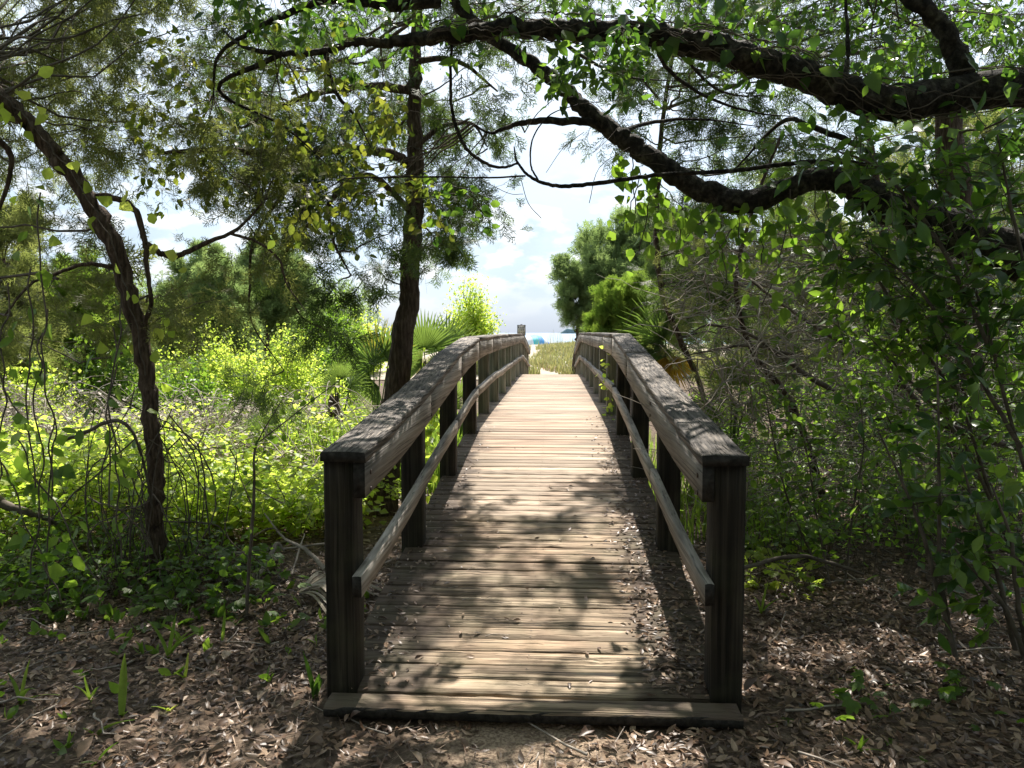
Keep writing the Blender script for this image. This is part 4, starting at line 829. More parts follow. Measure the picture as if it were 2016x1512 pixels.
# broadleaf shrubs / saplings on the right, big leaves
def sapling(label, stems, mat, n, size, tmpl, r=0.012, jit=0.16, name='sapling', cat='shrub', group=None, updir=(0, -.4, 1.0), tgt=None):
    b0 = P(*stems[0][0]); b0[2] = gz(b0[0], b0[1]); T = thing(name, label, cat, b0, group); allq = []
    for s in stems:
        pts = [P(*p) for p in s]
        q = bark_path(T, 'stem', pts, [r, r * .8, r * .6, r * .3], M['twig'], 6, 6, 0.08, 0.004); allq.append(q[len(q) // 4:])
    gt = Geo(); pos = []; drs = []
    q = np.vstack(allq)
    for _ in range(max(4, n // 7)):
        b_ = q[rng.integers(0, len(q))]; d = norm(rng.normal(size=3) * [1, .8, .45] + [0, 0, .25]); l = jit * rng.uniform(.6, 1.8)
        w_ = wander(b_, b_ + d * l, 5, .2); tube(gt, w_, np.linspace(0.003, 0.001, 5), 3, cap=False)
        for k in range(7):
            t_ = w_[min(4, 1 + k % 4)]; pos.append(t_); drs.append(norm(d + rng.normal(size=3) * .7 + [0, 0, -.25]))
    gt.obj('twigs', M['twig'], T, kind='stuff'); pos = np.array(pos)[:n]; drs = np.array(drs)[:n]
    sc = rng.uniform(*size, len(pos)); up = norm(rng.normal(size=(len(pos), 3)) * .6 + list(updir))
    k = min(len(pos), 280); leaf_objs(T, tmpl, pos[:k], drs[:k], sc[:k], mat, up=up[:k])
    if len(pos) > k:
        g = Geo(); inst(g, tmpl[0], pos[k:], drs[k:], sc[k:], up=up[k:]); g.obj('foliage', mat, T, kind='stuff')
    return T
sapling('tall leafy shrub at the right edge, dense dark green pointed leaves over a slanting stem', [[(2130, 1250, 3.9), (2010, 900, 3.9), (1930, 600, 3.9), (1830, 330, 3.95)], [(2160, 1250, 3.8), (2080, 800, 3.8), (2000, 450, 3.8), (1960, 250, 3.8)], [(2010, 880, 3.9), (1900, 700, 3.9), (1800, 560, 3.95), (1700, 480, 4.0)], [(1950, 690, 3.9), (1850, 480, 3.9), (1740, 340, 4.0), (1660, 300, 4.0)]],
        M['dark'], 1300, (0.04, 0.13), BROAD, jit=0.38)
sapling('second leafy shrub at the right edge with lighter backlit leaves', [[(2080, 1300, 4.3), (1960, 1000, 4.3), (1880, 760, 4.3), (1780, 560, 4.3)], [(2000, 1100, 4.3), (1900, 880, 4.3), (1800, 760, 4.3), (1700, 650, 4.3)], [(1880, 770, 4.3), (1780, 640, 4.3), (1720, 540, 4.3), (1640, 500, 4.3)]],
        M['mid'], 1250, (0.035, 0.10), BROAD, jit=0.36)
sapling('knee high broad leaved sapling right of the right end post, stem bent left', [[(1880, 1290, 3.5), (1830, 1100, 3.5), (1790, 980, 3.55), (1730, 850, 3.6)], [(1880, 1290, 3.5), (1850, 1120, 3.5), (1850, 960, 3.5), (1845, 700, 3.5)], [(2000, 1280, 3.4), (1960, 1120, 3.4), (1920, 1000, 3.4), (1890, 900, 3.4)]],
        M['dark'], 270, (0.06, 0.11), BROAD, jit=0.16)
sapling('low shrub with drooping leaves in front of the right edge thicket', [[(2030, 1330, 3.3), (1980, 1200, 3.3), (1940, 1150, 3.3), (1880, 1080, 3.3)], [(2030, 1330, 3.3), (2000, 1150, 3.3), (1990, 1060, 3.3), (1950, 950, 3.3)]],
        M['mid'], 110, (0.05, 0.10), BROAD, jit=0.18)
sapling('thin shrub with small bright green leaves just behind the right end post', [[(1640, 1180, 4.6), (1610, 1030, 4.6), (1590, 900, 4.6), (1560, 770, 4.6)], [(1660, 1180, 4.6), (1680, 1000, 4.6), (1700, 880, 4.6), (1690, 760, 4.6)], [(1600, 1100, 4.7), (1550, 980, 4.7), (1520, 850, 4.7), (1500, 740, 4.7)]],
        M['mid'], 620, (0.03, 0.06), OVAL, jit=0.24, r=0.007)
sapling('thin leafy sapling between the round trunk and the right edge, half in shade', [[(1790, 1120, 5.2), (1780, 980, 5.2), (1760, 850, 5.2), (1700, 740, 5.2)], [(1820, 1120, 5.3), (1850, 980, 5.3), (1900, 880, 5.3), (1960, 800, 5.3)]],
        M['mid'], 360, (0.04, 0.075), BROAD, jit=0.28, r=0.007)

# ------------------------------------------------------------------ far and middle trees
def lobe_tree(label, px, D, lobes, mat, n, size, trunk_r=0.1, tm=SPRF, name='cedar_tree', cat='tree', upw=0.8, leaf=None, group=None, bark=M['cedarbark'], clumps=46):
    """lobes: (px, py, radius in photo pixels, height stretch)"""
    c0 = P(px, 700, D); c0[2] = gz(c0[0], c0[1]); T = thing(name, label, cat, c0, group)
    cs = []; 
    for (a, b_, r_, st) in lobes:
        rr = r_ * D / FPX; cs.append((P(a, b_, D + rng.uniform(-.5, .5) * rr), rr, st))
    top = max(c[0][2] for c in cs); g = Geo()
    tube(g, wander(c0 - [0, 0, .2], np.array([np.mean([c[0][0] for c in cs]), c0[1], top]), 8, .08), np.linspace(trunk_r, trunk_r * .2, 8), 8, .08)
    g.obj('trunk', bark, T, smooth=True); g = Geo(); gl = Geo(); tot = sum(c[1] ** 2 for c in cs)
    for c, rr, st in cs:
        b_ = np.array([c0[0], c0[1], max(c0[2] + .3, c[2] - rr)]); tube(g, wander(b_, c, 6, .15), np.linspace(trunk_r * .4, trunk_r * .1, 6), 5)
        for _ in range(10): tube(g, wander(c - [0, 0, rr * .5 * st], c + norm(rng.normal(size=3)) * rr * [1, 1, st] * .8, 5, .2), np.linspace(trunk_r * .12, 0.003, 5), 3, cap=False)
        k = int(n * rr ** 2 / tot); nc = max(8, int(clumps * rr ** 1.0)); u = norm(rng.normal(size=(nc, 3)) + [0, -.25, .25])
        cc = c + u * (rr * rng.uniform(.45, 1.08, nc) ** .7)[:, None] * [1, 1, st]; cr_ = rr * rng.uniform(.09, .22, nc)
        j = rng.integers(0, nc, k); v = rng.normal(size=(k, 3)) * .55; tall = 1.7 if leaf is None else .8
        p = cc[j] + v * cr_[j][:, None] * [1, 1, tall]; s = rng.uniform(*size, k)
        if leaf is None: d = norm(u[j] * .6 + v * .5 + [0, 0, upw] + rng.normal(size=(k, 3)) * .25); sprays(gl, p, d, s * (1.1 - .25 * np.abs(v[:, 2])), tm)
        else: inst(gl, leaf, p, norm(rng.normal(size=(k, 3))), s)
    g.obj('branches', bark, T, kind='stuff'); gl.obj('foliage', mat, T, kind='stuff'); return T
lobe_tree('large dark green distant cedar right of the path, tallest of the three beyond the bridge', 1260, 27, [(1190, 520, 55, 1.2), (1250, 500, 60, 1.2), (1225, 470, 30, 1.3), (1310, 520, 70, 1.2), (1280, 460, 38, 1.3), (1370, 560, 60, 1.3), (1240, 600, 75, 1.2), (1330, 620, 70, 1.2), (1170, 560, 35, 1.4)], M['cedarblue'], 9500, (0.28, 0.55), 0.22)
lobe_tree('narrow distant cedar at the left end of the green group beside the sea view', 1130, 26, [(1120, 540, 22, 1.8), (1140, 590, 34, 1.4), (1122, 590, 20, 1.5), (1172, 640, 30, 1.2), (1160, 560, 28, 1.6), (1175, 620, 32, 1.4)], M['cedarblue'], 4200, (0.22, 0.42), 0.14)
lobe_tree('round bright yellow green cedar in front of the distant dark ones', 1240, 19, [(1220, 610, 45, 1.1), (1260, 600, 42, 1.1), (1195, 650, 34, 1.1), (1245, 650, 55, 1.0), (1290, 640, 36, 1.1)], M['cedarbright'], 5000, (0.18, 0.36), 0.1, upw=1.3)
for lb, px, D, lobes, mat, n in (('dark green cedar beyond the left undergrowth, pointed top', 520, 20, [(520, 600, 60, 1.2), (540, 545, 40, 1.4), (470, 620, 50, 1.2), (590, 590, 35, 1.3), (500, 530, 24, 1.5)], M['cedarblue'], 5200),
                                 ('second dark cedar beyond the left undergrowth, broad and half hidden by hanging sprays', 420, 17, [(430, 600, 55, 1.2), (400, 560, 45, 1.3), (360, 640, 60, 1.1), (450, 660, 50, 1.1)], M['cedarblue'], 4800),
                                 ('muted green cedar in the left background behind the leaning trunk', 200, 13, [(180, 600, 70, 1.2), (100, 640, 80, 1.1), (250, 660, 60, 1.1), (30, 600, 70, 1.2), (140, 720, 80, 1.0)], M['cedarbright'], 5200),
                                 ('cedar at the far left edge of the background', -60, 11, [(-60, 520, 110, 1.1), (10, 480, 70, 1.1), (-80, 640, 120, 1.0), (40, 650, 80, 1)], M['cedarolive'], 5200),
                                 ('shadowy cedar behind the right thicket, left of the thick trunk', 1560, 14, [(1500, 620, 90, 1.2), (1600, 560, 110, 1.2), (1480, 720, 90, 1), (1620, 720, 110, 1), (1560, 430, 70, 1.2)], M['cedarolive'], 4200),
                                 ('tall shadowy cedar behind the right edge shrubs', 1850, 13, [(1760, 600, 120, 1.1), (1900, 500, 140, 1.2), (1850, 740, 140, 1), (2010, 640, 130, 1.1), (1840, 330, 110, 1.2), (2000, 300, 120, 1.1), (1700, 760, 90, 1)], M['cedarolive'], 6500)):
    lobe_tree(lb, px, D, lobes, mat, n, (0.2, 0.42) if D > 15 else (0.16, 0.32), 0.12)
def bush(label, px, D, top, wpx, ncane, nleaf, mat, size, name='bush', cat='bush', low=0.15, base_w=.35, trunk=None, tmpl=None, group=None):
    """ragged bush: many curved stems from the ground, leafy from low down to the tips"""
    c = P(px, 700, D); c[2] = gz(c[0], c[1]); T = thing(name, label, cat, c, group); Hh = P(px, top, D)[2] - c[2]; w = wpx * D / FPX
    gt = Geo(); gl = Geo(); tmpl = tmpl or [kitew_t, kite_t]; o0 = np.zeros(3)
    if trunk: g = Geo(); tube(g, wander(c - [0, 0, .1], c + [0, 0, Hh * trunk], 6, .08), np.linspace(.05, .03, 6), 8, .1); g.obj('trunk', M['twig'], T, smooth=True); o0 = np.array([0, 0, Hh * trunk])
    for k in range(ncane):
        u = rng.normal(size=2); u = u / np.linalg.norm(u) * math.sqrt(rng.random()); h = Hh * (1 - .55 * (u[0] ** 2 + u[1] ** 2)) * rng.uniform(.72, 1.08)
        b_ = c + o0 + ([u[0] * w * base_w, u[1] * w * base_w, 0] if not trunk else 0); tip = c + [u[0] * w, u[1] * w, max(h, o0[2] + .1 * Hh)]
        q = wander(b_, tip, 9, .16); q[:, 2] += .0; tube(gt, q, np.linspace(.006, .002, 9) * (D / 9), 3, cap=False)
        kl = nleaf // ncane; t_ = low + (1 - low) * rng.random(kl) ** .75; i = np.minimum((t_ * 8).astype(int), 7); f = (t_ * 8 - i)[:, None]
        p = q[i] * (1 - f) + q[i + 1] * f + rng.normal(size=(kl, 3)) * (.055 * w / max(.4, w) + .035) * rng.uniform(.6, 1.6) * max(1, D / 12)
        j = k % len(tmpl); inst(gl, tmpl[j], p, norm(rng.normal(size=(kl, 3)) + [0, 0, .3]), rng.uniform(size[0], size[1], kl) * (1.15 - .5 * t_), up=norm(rng.normal(size=(kl, 3)) * .7 + [0, 0, 1]))
    gt.obj('stems', M['twig'], T, kind='stuff'); gl.obj('foliage', mat, T, kind='stuff'); return T
bush('small airy light green tree left of the path beyond the bridge', 925, 27, 548, 48, 46, 5200, M['yg'], (.09, .17), name='broadleaf_tree', cat='tree', trunk=.35, low=.25)
for a_ in (('rounded bright green bush at the left skyline, biggest of the row', 655, 24, 588, 62, 60, 6500, M['mid'], (.10, .2)),
           ('bright green bush at the left skyline beside the palmettos', 722, 26, 612, 44, 36, 3200, M['yg'], (.10, .2)),
           ('pale green bush on the left skyline near the dark cedars', 590, 22, 625, 55, 40, 3800, M['mid'], (.09, .17)),
           ('sunlit yellow green bush in the left middle distance, tallest there', 575, 13.5, 625, 75, 60, 6500, M['yg'], (.06, .11)),
           ('sunlit bush with narrow upright tips left of the tallest yellow green one', 480, 12.5, 655, 70, 55, 5500, M['yg'], (.055, .10)),
           ('green bush between the sunlit bushes and the palmettos', 655, 15.5, 660, 70, 50, 5200, M['mid'], (.06, .12)),
           ('low sunlit bush spreading in front of the palmettos', 640, 11.5, 725, 60, 40, 3800, M['yg'], (.05, .09)),
           ('sunlit green bush behind the leaning trunk', 370, 11, 690, 85, 55, 5500, M['mid'], (.05, .10)),
           ('large airy yellow green bush in the left background', 400, 15, 620, 90, 60, 6000, M['yg'], (.07, .12)),
           ('loose green bush in the left background between trunk and edge', 190, 12, 640, 100, 60, 6000, M['mid'], (.06, .11)),
           ('pale bush at the left edge lit by the sun', 60, 10, 700, 100, 55, 5500, M['yg'], (.05, .10)),
           ('thin bush at the far left edge behind the hanging vines', -60, 12, 600, 110, 60, 5000, M['yg'], (.06, .11)),
           ('leafy bush behind the right rail below the yellow frond', 1400, 9.5, 760, 80, 40, 3200, M['mid'], (.05, .10)),
           ('bush catching light deep in the right thicket', 1700, 10, 640, 130, 60, 5200, M['mid'], (.06, .12)),
           ('leafy bush in the right background near the frame edge', 1960, 10, 560, 130, 60, 5200, M['mid'], (.06, .12))): bush(*a_)
# woods that close the view at the sides (one mass, too far in to tell trees apart)
g = Geo()
for (n, x0, x1, y0, y1, h) in ((9000, -40, -7.5, 22, 34, 3.4), (5200, 6.5, 40, 17, 34, 5.0)):
    x = rng.uniform(x0, x1, n); y = rng.uniform(y0, y1, n); z = gz(x, y) + rng.random(n) * h * (0.7 + 0.3 * fbm(x, y, .3, 4))
    sprays(g, np.stack([x, y, z], -1), rng.normal(size=(n, 3)) * .5 + [0, 0, 1], rng.uniform(.4, .9, n), SPRF)
g.obj('distant_woods', M['cedarblue'], kind='stuff', label='low dark woods closing the background on both sides', cat='woods')

# ------------------------------------------------------------------ palmettos
def fan_mesh(nl=26, spread=150, w=0.055, droop=0.25):
    V = []; F = []
    for k in range(nl):
        a = R(-spread / 2 + spread * k / (nl - 1)); l = 1.0 - 0.25 * abs(a) / R(90) + rng.normal() * .04; d = np.array([math.sin(a), math.cos(a)])
        nrm = np.array([-d[1], d[0]]); z0 = 0.05 * (1 if k % 2 else -1); i = len(V)
        for t_, ww in ((0.03, .2), (0.45, 1), (0.75, .7), (1.0, .05)):
            c = d * l * t_; zz = -droop * t_ * t_ * l * (1 + .3 * rng.normal()) + z0 * t_ * .4
            V.append((c[0] - nrm[0] * w * ww / 2, c[1] - nrm[1] * w * ww / 2, zz + .02 * ww)); V.append((c[0], c[1], zz - .01)); V.append((c[0] + nrm[0] * w * ww / 2, c[1] + nrm[1] * w * ww / 2, zz + .02 * ww))
        for q in range(3):
            b_ = i + q * 3
            for s in (0, 1): F += [(b_ + s, b_ + s + 1, b_ + s + 4), (b_ + s, b_ + s + 4, b_ + s + 3)]
    return np.array(V, float), np.array(F, int)
FAN = [fan_mesh(droop=d, spread=s) for d, s in ((.12, 170), (.3, 210), (.05, 140))]
FANM = [mesh_np('frond', *f) for f in FAN]
def palmetto(label, px, py, D, fronds, mat=M['palm'], group='palmettos on both sides of the bridge'):
    c0 = P(px, py, D); c0[2] = gz(c0[0], c0[1]); T = thing('palmetto', label, 'palmetto', c0, group)
    c0 = c0 + [0, 0, .1]
    mcache = {}
    for (fx, fy, rpx, ax, ay, dd, mt) in fronds:     # fan centre in the photo, radius, direction in the picture plane, distance offset
        c = P(fx, fy, D + dd); r_ = rpx * D / FPX
        g = Geo(); q = catmull([c0, c0 * .5 + c * .5 + [0, 0, .15], c], 6); tube(g, q, 0.009, 5); g.obj('stalk', M['palm'], T)
        d = norm(np.array([ax, rng.uniform(-.35, .35), ay])); fm, up = FANM[rng.integers(0, 3)], norm(np.array([rng.normal() * .25, -1, .35 + rng.normal() * .2]))
        key = (fm.name, mt)
        if key not in mcache:
            m2 = fm.copy(); m2.materials.clear(); m2.materials.append(M[mt]); mcache[key] = m2
        o = bpy.data.objects.new('frond', mcache[key]); COL.objects.link(o); o.parent = T
        Rm = frames(d[None], up=up[None])[0]; Mt = Matrix(Rm.tolist()).to_4x4(); Mt.translation = Vector(c) - T.location; o.matrix_local = Mt @ Matrix.Scale(r_, 4)
        if mt in ('palmyellow', 'palmfade'): o['label'] = 'yellowed dying frond'
    return T
palmetto('palmetto left of the straight cedar with some yellowing fronds', 740, 800, 10.5, [(735, 715, 75, -.5, 1, 0, 'palm'), (750, 705, 80, .1, 1, .2, 'palmfade'), (728, 735, 70, -1, .25, 0, 'palm'), (765, 710, 80, .6, 1, .1, 'palm'), (745, 760, 60, -.8, -.5, 0, 'palm'), (775, 700, 75, .3, 1.0, .5, 'palm')])
palmetto('palmetto with upright fan just right of the straight cedar', 850, 760, 12, [(835, 690, 85, -.2, 1, 0, 'palm'), (855, 685, 80, .3, 1, .2, 'palm'), (830, 720, 60, -.9, .4, 0, 'palm'), (862, 720, 60, .9, .3, 0, 'palm')])
palmetto('palmetto whose fan rises over the left handrail nearest the sea view', 890, 760, 13, [(882, 680, 75, .25, 1, 0, 'palm'), (900, 690, 60, .7, .8, .1, 'palm'), (870, 690, 60, -.6, .8, .3, 'palm')])
palmetto('small grey green palmetto fan in the grass left of the stump', 665, 800, 9.5, [(668, 745, 45, .15, 1, 0, 'palm'), (660, 760, 40, -.9, .4, 0, 'palm'), (690, 760, 42, .9, .3, 0, 'palm')])
palmetto('little palmetto with a single pale fan above the bright ground cover', 520, 900, 7.2, [(518, 842, 42, -.05, 1, 0, 'palm'), (526, 850, 34, .8, .5, 0, 'palm')])
palmetto('palmetto behind the rail on the left seen between the posts', 885, 860, 9.0, [(880, 800, 50, .5, .8, 0, 'palm'), (905, 780, 55, .2, 1, .2, 'palm'), (860, 820, 45, -.8, .5, 0, 'palm'), (900, 850, 50, .6, .2, 0, 'palm')])
palmetto('spiky palmetto over the right handrail with one yellow dead frond', 1330, 790, 8.4, [(1302, 668, 95, -.75, 1, 0, 'palm'), (1305, 672, 85, -1, .1, 0, 'palm'), (1310, 668, 80, .3, .9, .1, 'palm'), (1308, 680, 70, -.5, -.9, 0, 'palm'), (1318, 700, 80, .1, -.8, -.1, 'palmyellow')])
palmetto('shaded palmetto in the thicket right of the yellow frond', 1440, 850, 7.4, [(1440, 760, 70, -.5, .8, 0, 'palm'), (1460, 750, 75, .6, .9, 0, 'palm'), (1450, 790, 70, -.6, -.7, 0, 'palm'), (1470, 790, 70, .8, -.3, 0, 'palm'), (1400, 800, 60, -.7, -.6, 0, 'palm')])

# ------------------------------------------------------------------ undergrowth
COMP5 = []
def comp5():
    V = []; F = []
    for a in (-70, -35, 0, 35, 70):
        v, f = leaf_t(0.5, widths=(0.5, 1.0, 0.8), fold=.15, droop=.2); l = 1 - abs(a) / 200; c, s = math.cos(R(a)), math.sin(R(a)); v = v * l
        v = np.stack([v[:, 0] * c + v[:, 1] * s, -v[:, 0] * s + v[:, 1] * c, v[:, 2]], -1); F.append(f + len(V) * 11); V.append(v)
    return np.concatenate(V), np.concatenate(F)
C5 = comp5()
def creepers(name, label, n, px, py_fn, D, hgt, mat, size, tmpl, per, cat, group=None, stem=M['twig']):
    """arching canes with leaves, spread over ground seen between two picture columns"""
    gt = Geo(); gl = Geo(); k = 0; tries = 0
    while k < n and tries < n * 30:
        tries += 1
        d_ = rng.uniform(*D); x0 = P(px[0], 900, d_)[0]; x1 = P(px[1], 900, d_)[0]; x = rng.uniform(x0, x1)
        if abs(x) < 1.0 + hgt * .75: continue
        b_ = np.array([x, d_, float(gz(x, d_))]); a = rng.uniform(0, 6.28); h = hgt * rng.uniform(.4, 1.2) * (0.6 + 0.4 * float(fbm(np.array([x]), np.array([d_]), 1.3, 31)[0]) + .3); l = h * rng.uniform(.5, 1.4)
        q = catmull([b_, b_ + [math.cos(a) * l * .3, math.sin(a) * l * .3, h * .8], b_ + [math.cos(a) * l * .8, math.sin(a) * l * .8, h], b_ + [math.cos(a) * l * 1.2, math.sin(a) * l * 1.2, h * .65]], 3)
        tube(gt, q, 0.0025 if stem is M['twig'] else 0.0045, 3, cap=False); kk = rng.integers(2, len(q), per)
        inst(gl, tmpl[k % len(tmpl)], q[kk] + rng.normal(size=(per, 3)) * .05, rng.normal(size=(per, 3)) * [1, 1, .35], rng.uniform(*size, per), up=norm(rng.normal(size=(per, 3)) * .5 + [0, 0, 1])); k += 1
    T = thing(name, label, cat, [P((px[0] + px[1]) / 2, 900, sum(D) / 2)[0], sum(D) / 2, 0], group)
    gt.obj('canes', stem, T, kind='stuff'); gl.obj('foliage', mat, T, kind='stuff'); return T
yc = None
creepers('ground_cover', 'bright yellow green leafy ground cover, sunlit, filling the left between trunk and edge', 560, (-150, 330), yc, (5.0, 8.6), 0.55, M['yg'], (0.04, 0.085), [kitew_t], 30, 'ground cover')
creepers('ground_cover', 'bright yellow green leafy ground cover left of the end post, sunlit', 540, (320, 700), yc, (5.4, 8.8), 0.55, M['yg'], (0.04, 0.08), [kitew_t], 30, 'ground cover')
creepers('ground_cover', 'patchy green ground cover under the right thicket', 520, (1330, 2100), yc, (4.7, 8.5), 0.6, M['mid'], (0.035, 0.075), [kitew_t], 14, 'ground cover')
creepers('creeper_patch', 'five leaflet creeper carpeting the shady ground below the leaning cedar', 210, (-80, 560), yc, (3.8, 5.0), 0.13, M['mid'], (0.04, 0.085), [C5], 3, 'creeper')
creepers('ground_cover', 'loose low green stems with small leaves at the shady edge of the left ground cover', 150, (-120, 420), yc, (4.1, 5.3), 0.28, M['mid'], (0.03, 0.06), [kitew_t], 14, 'ground cover')
creepers('creeper_patch', 'sunlit creeper leaves on the ground just behind the right end post', 60, (1460, 1620), yc, (4.4, 5.6), 0.10, M['yg'], (0.04, 0.07), [C5], 3, 'creeper')
creepers('creeper_patch', 'few creeper leaves among the litter at the lower right', 16, (1560, 1980), yc, (2.75, 3.3), 0.06, M['mid'], (0.04, 0.07), [C5], 3, 'creeper')
creepers('bramble', 'tangle of dry brown bramble stems with small leaves at the left', 1500, (-200, 640), yc, (6.5, 9.5), 0.7, M['dry'], (0.03, 0.06), [kitew_t], 5, 'bramble', stem=M['deadtwig'])
# tall grass in the left middle distance, green reeds beside the bridge, dune grass
def grass(name, label, n, xfn, yr, h, mat, w=0.008, lean=.35, cat='grass', zfn=gz, cond=None):
    y = rng.uniform(*yr, n); x = np.array([rng.uniform(*xfn(v)) for v in y]); 
    if cond is not None: k = cond(x, y); x, y = x[k], y[k]
    n = len(x); b_ = np.stack([x, y, zfn(x, y)], -1); a = rng.uniform(0, 6.28, n); l = h * rng.uniform(.5, 1.2, n); ln = lean * rng.uniform(.2, 1.4, n)
    dx = np.stack([np.cos(a), np.sin(a), np.zeros(n)], -1); sd = np.stack([-np.sin(a), np.cos(a), np.zeros(n)], -1) * w
    pts = []
    for t_, ww in ((0, 1), (.4, .9), (.75, .6)):
        c = b_ + dx * (ln * l * t_ ** 2)[:, None] + np.stack([0 * l, 0 * l, l * t_ * (1 - .25 * ln * t_)], -1); pts += [c - sd * ww, c + sd * ww]
    pts.append(b_ + dx * (ln * l)[:, None] + np.stack([0 * l, 0 * l, l * (1 - .35 * ln)], -1))
    V = np.stack(pts, 1); Ft = np.array([(0, 1, 3), (0, 3, 2), (2, 3, 5), (2, 5, 4), (4, 5, 6)]); F = Ft[None] + (np.arange(n) * 7)[:, None, None]
    g = Geo(); g.add(V.reshape(-1, 3), F.reshape(-1, 3), np.repeat(rng.random(n), 7)); return g.obj(name, mat, kind='stuff', label=label, cat=cat)
LB = lambda a, b: (lambda v: (P(a, 800, v)[0], min(P(b, 800, v)[0], -0.98)))
grass('tall_grass', 'tall green grass growing left of the bridge among the palmettos', 9000, LB(480, 960), (7.2, 14), 0.75, M['grass'], 0.007)
grass('tall_grass', 'dry straw coloured grass mixed in beside the stump on the left', 3000, LB(600, 760), (7.8, 11), 0.6, M['dry'], 0.005, .8)
grass('low_grass', 'sparse low grass over the left background ground', 9000, LB(-400, 640), (9, 22), 0.5, M['grass'], 0.012)
RB = lambda a, b: (lambda v: (max(P(a, 800, v)[0], 0.98), P(b, 800, v)[0]))
grass('tall_grass', 'shaded grass and weeds behind the right rail', 1700, RB(1200, 1560), (5.4, 14), 0.34, M['grass'], 0.007)
duneok = lambda x, y: (np.abs(x + 0.3 * np.sin(y * .25) + np.clip((y - 27) / 8, 0, 1) * 1.35) > 0.34)
grass('dune_grass', 'green and straw dune grass filling the mound beyond the bridge', 52000, lambda v: (-5, 7), (25.5, 60), 0.46, M['dune'], 0.016, .5, 'dune grass', cond=lambda x, y: duneok(x, y) & (fbm(x, y, .35, 12) > -.9))
grass('dune_grass', 'tall thin sea oats standing up against the water', 260, lambda v: (-5, 6), (36, 55), 1.25, M['dune'], 0.010, .25, 'sea oats')
grass('dune_weeds', 'reddish low weeds at the end of the sandy path', 2600, lambda v: (-2.2, 2.6), (28.5, 36), 0.24, M['dunered'], 0.02, .6, 'weeds', cond=lambda x, y: duneok(x, y) & (fbm(x, y, .6, 14) > .1))
# green weeds at both far corners of the bridge
for lb, s in (('leafy green weeds at the far left corner of the bridge', -1), ('leafy green weeds at the far right corner of the bridge', 1)):
    T = thing('weed_clump', lb, 'weeds', (s * 1.1, 24.6, 0)); gl = Geo(); n = 900
    p = np.stack([s * (0.95 + np.abs(rng.normal(size=n)) * .35), 24.6 + rng.normal(size=n) * .8, rng.uniform(0, .55, n) + .0], -1)
    inst(gl, kitew_t, p, rng.normal(size=(n, 3)) + [0, 0, .5], rng.uniform(.06, .13, n)); gl.obj('foliage', M['yg'], T, kind='stuff')
    g = Geo()
    for _ in range(20): a = np.array([s * rng.uniform(.95, 1.5), 24.6 + rng.normal() * .6, 0]); tube(g, wander(a, a + [rng.normal() * .1, 0, rng.uniform(.3, .6)], 4, .2), .004, 3, cap=False)
    g.obj('stems', M['twig'], T, kind='stuff')
# small vine on a right-hand post
T = thing('vine', 'thin green vine climbing a post of the right rail', 'vine', (0.68, 9.2, 0.45)); q = wander((0.70, 9.15, .45), (0.68, 9.1, 1.30), 9, .1); g = Geo(); tube(g, q, .003, 4); g.obj('stem', M['twig'], T)
leaf_objs(T, OVAL, q[rng.integers(0, 9, 34)] + rng.normal(size=(34, 3)) * .04, rng.normal(size=(34, 3)), rng.uniform(.05, .08, 34), M['yg'])

# strap-leaved sprouts in the foreground
def sprout(label, px, py, D, blades, mat=M['mid'], cat='plant', nm='grass_sprout'):
    c = P(px, py, D); c[2] = gz(c[0], c[1]); T = thing(nm, label, cat, c, 'strap leaved sprouts in the litter')
    for (dx, h, w, bend) in blades:
        n = 7; V = []; F = []; dy = rng.uniform(-.06, .06)
        for i in range(n):
            t_ = i / (n - 1); x = c[0] + dx * t_ ** 1.3; z = c[2] + h * (t_ - bend * t_ ** 2.2); ww = w * math.sin(math.pi * min(1, .16 + .84 * t_)) ** .7 * .5 if i < n - 1 else .0005
            V += [(x - ww, c[1] + dy * t_, z), (x, c[1] + dy * t_ + .006, z), (x + ww, c[1] + dy * t_, z)]
        for i in range(n - 1):
            b_ = i * 3
            for s in (0, 1): F += [(b_ + s, b_ + s + 1, b_ + s + 4), (b_ + s, b_ + s + 4, b_ + s + 3)]
        link('blade', mesh_np('blade', V, F), mat, T)
sprout('wide ribbed upright strap leaf in the litter at the lower left, broadest of the sprouts', 241, 1470, 2.85, [(-.005, .25, .036, .05), (.05, .05, .02, .2)], M['grass'])
sprout('dark green strap leaved clump right against the left end post', 620, 1385, 3.05, [(-.05, .20, .022, .0), (.02, .12, .03, .1), (.05, .13, .026, .15), (-.01, .10, .025, .2), (.03, .16, .02, .3)], M['dark'])
sprout('tall arching strap leaves in the middle of the lower left', 330, 1260, 3.4, [(.22, .26, .018, .45), (-.12, .24, .02, .3), (.02, .20, .02, .0), (.10, .18, .014, .3)], M['mid'])
sprout('grass tuft with curved yellow green blades near the left edge of the frame', 40, 1400, 2.9, [(.10, .18, .022, .5), (-.08, .16, .02, .3), (.03, .2, .016, .1), (.16, .10, .02, .6)], M['grass'])
sprout('small bright forked sprout in the sunny patch of litter', 335, 1450, 2.9, [(-.05, .07, .015, .4), (.02, .06, .015, .3), (.04, .04, .012, .2)], M['yg'])
sprout('pair of thin blades left of the wide strap leaf', 180, 1420, 2.95, [(.0, .14, .014, .1), (.03, .1, .014, .4), (-.06, .12, .012, .4)], M['grass'])
sprout('single upright blade between the sapling and the post', 438, 1275, 3.6, [(0, .16, .018, .05), (.03, .1, .012, .2)], M['grass'])
sprout('long fallen looking blade curving at the bottom left corner', 190, 1500, 2.7, [(.14, .10, .024, .45), (-.04, .05, .02, .3)], M['grass'])
sprout('sprout with short yellow green blades at the foot of the thin sapling', 365, 1350, 3.2, [(.0, .11, .014, .05), (.03, .08, .014, .2), (-.03, .06, .012, .2)], M['yg'])
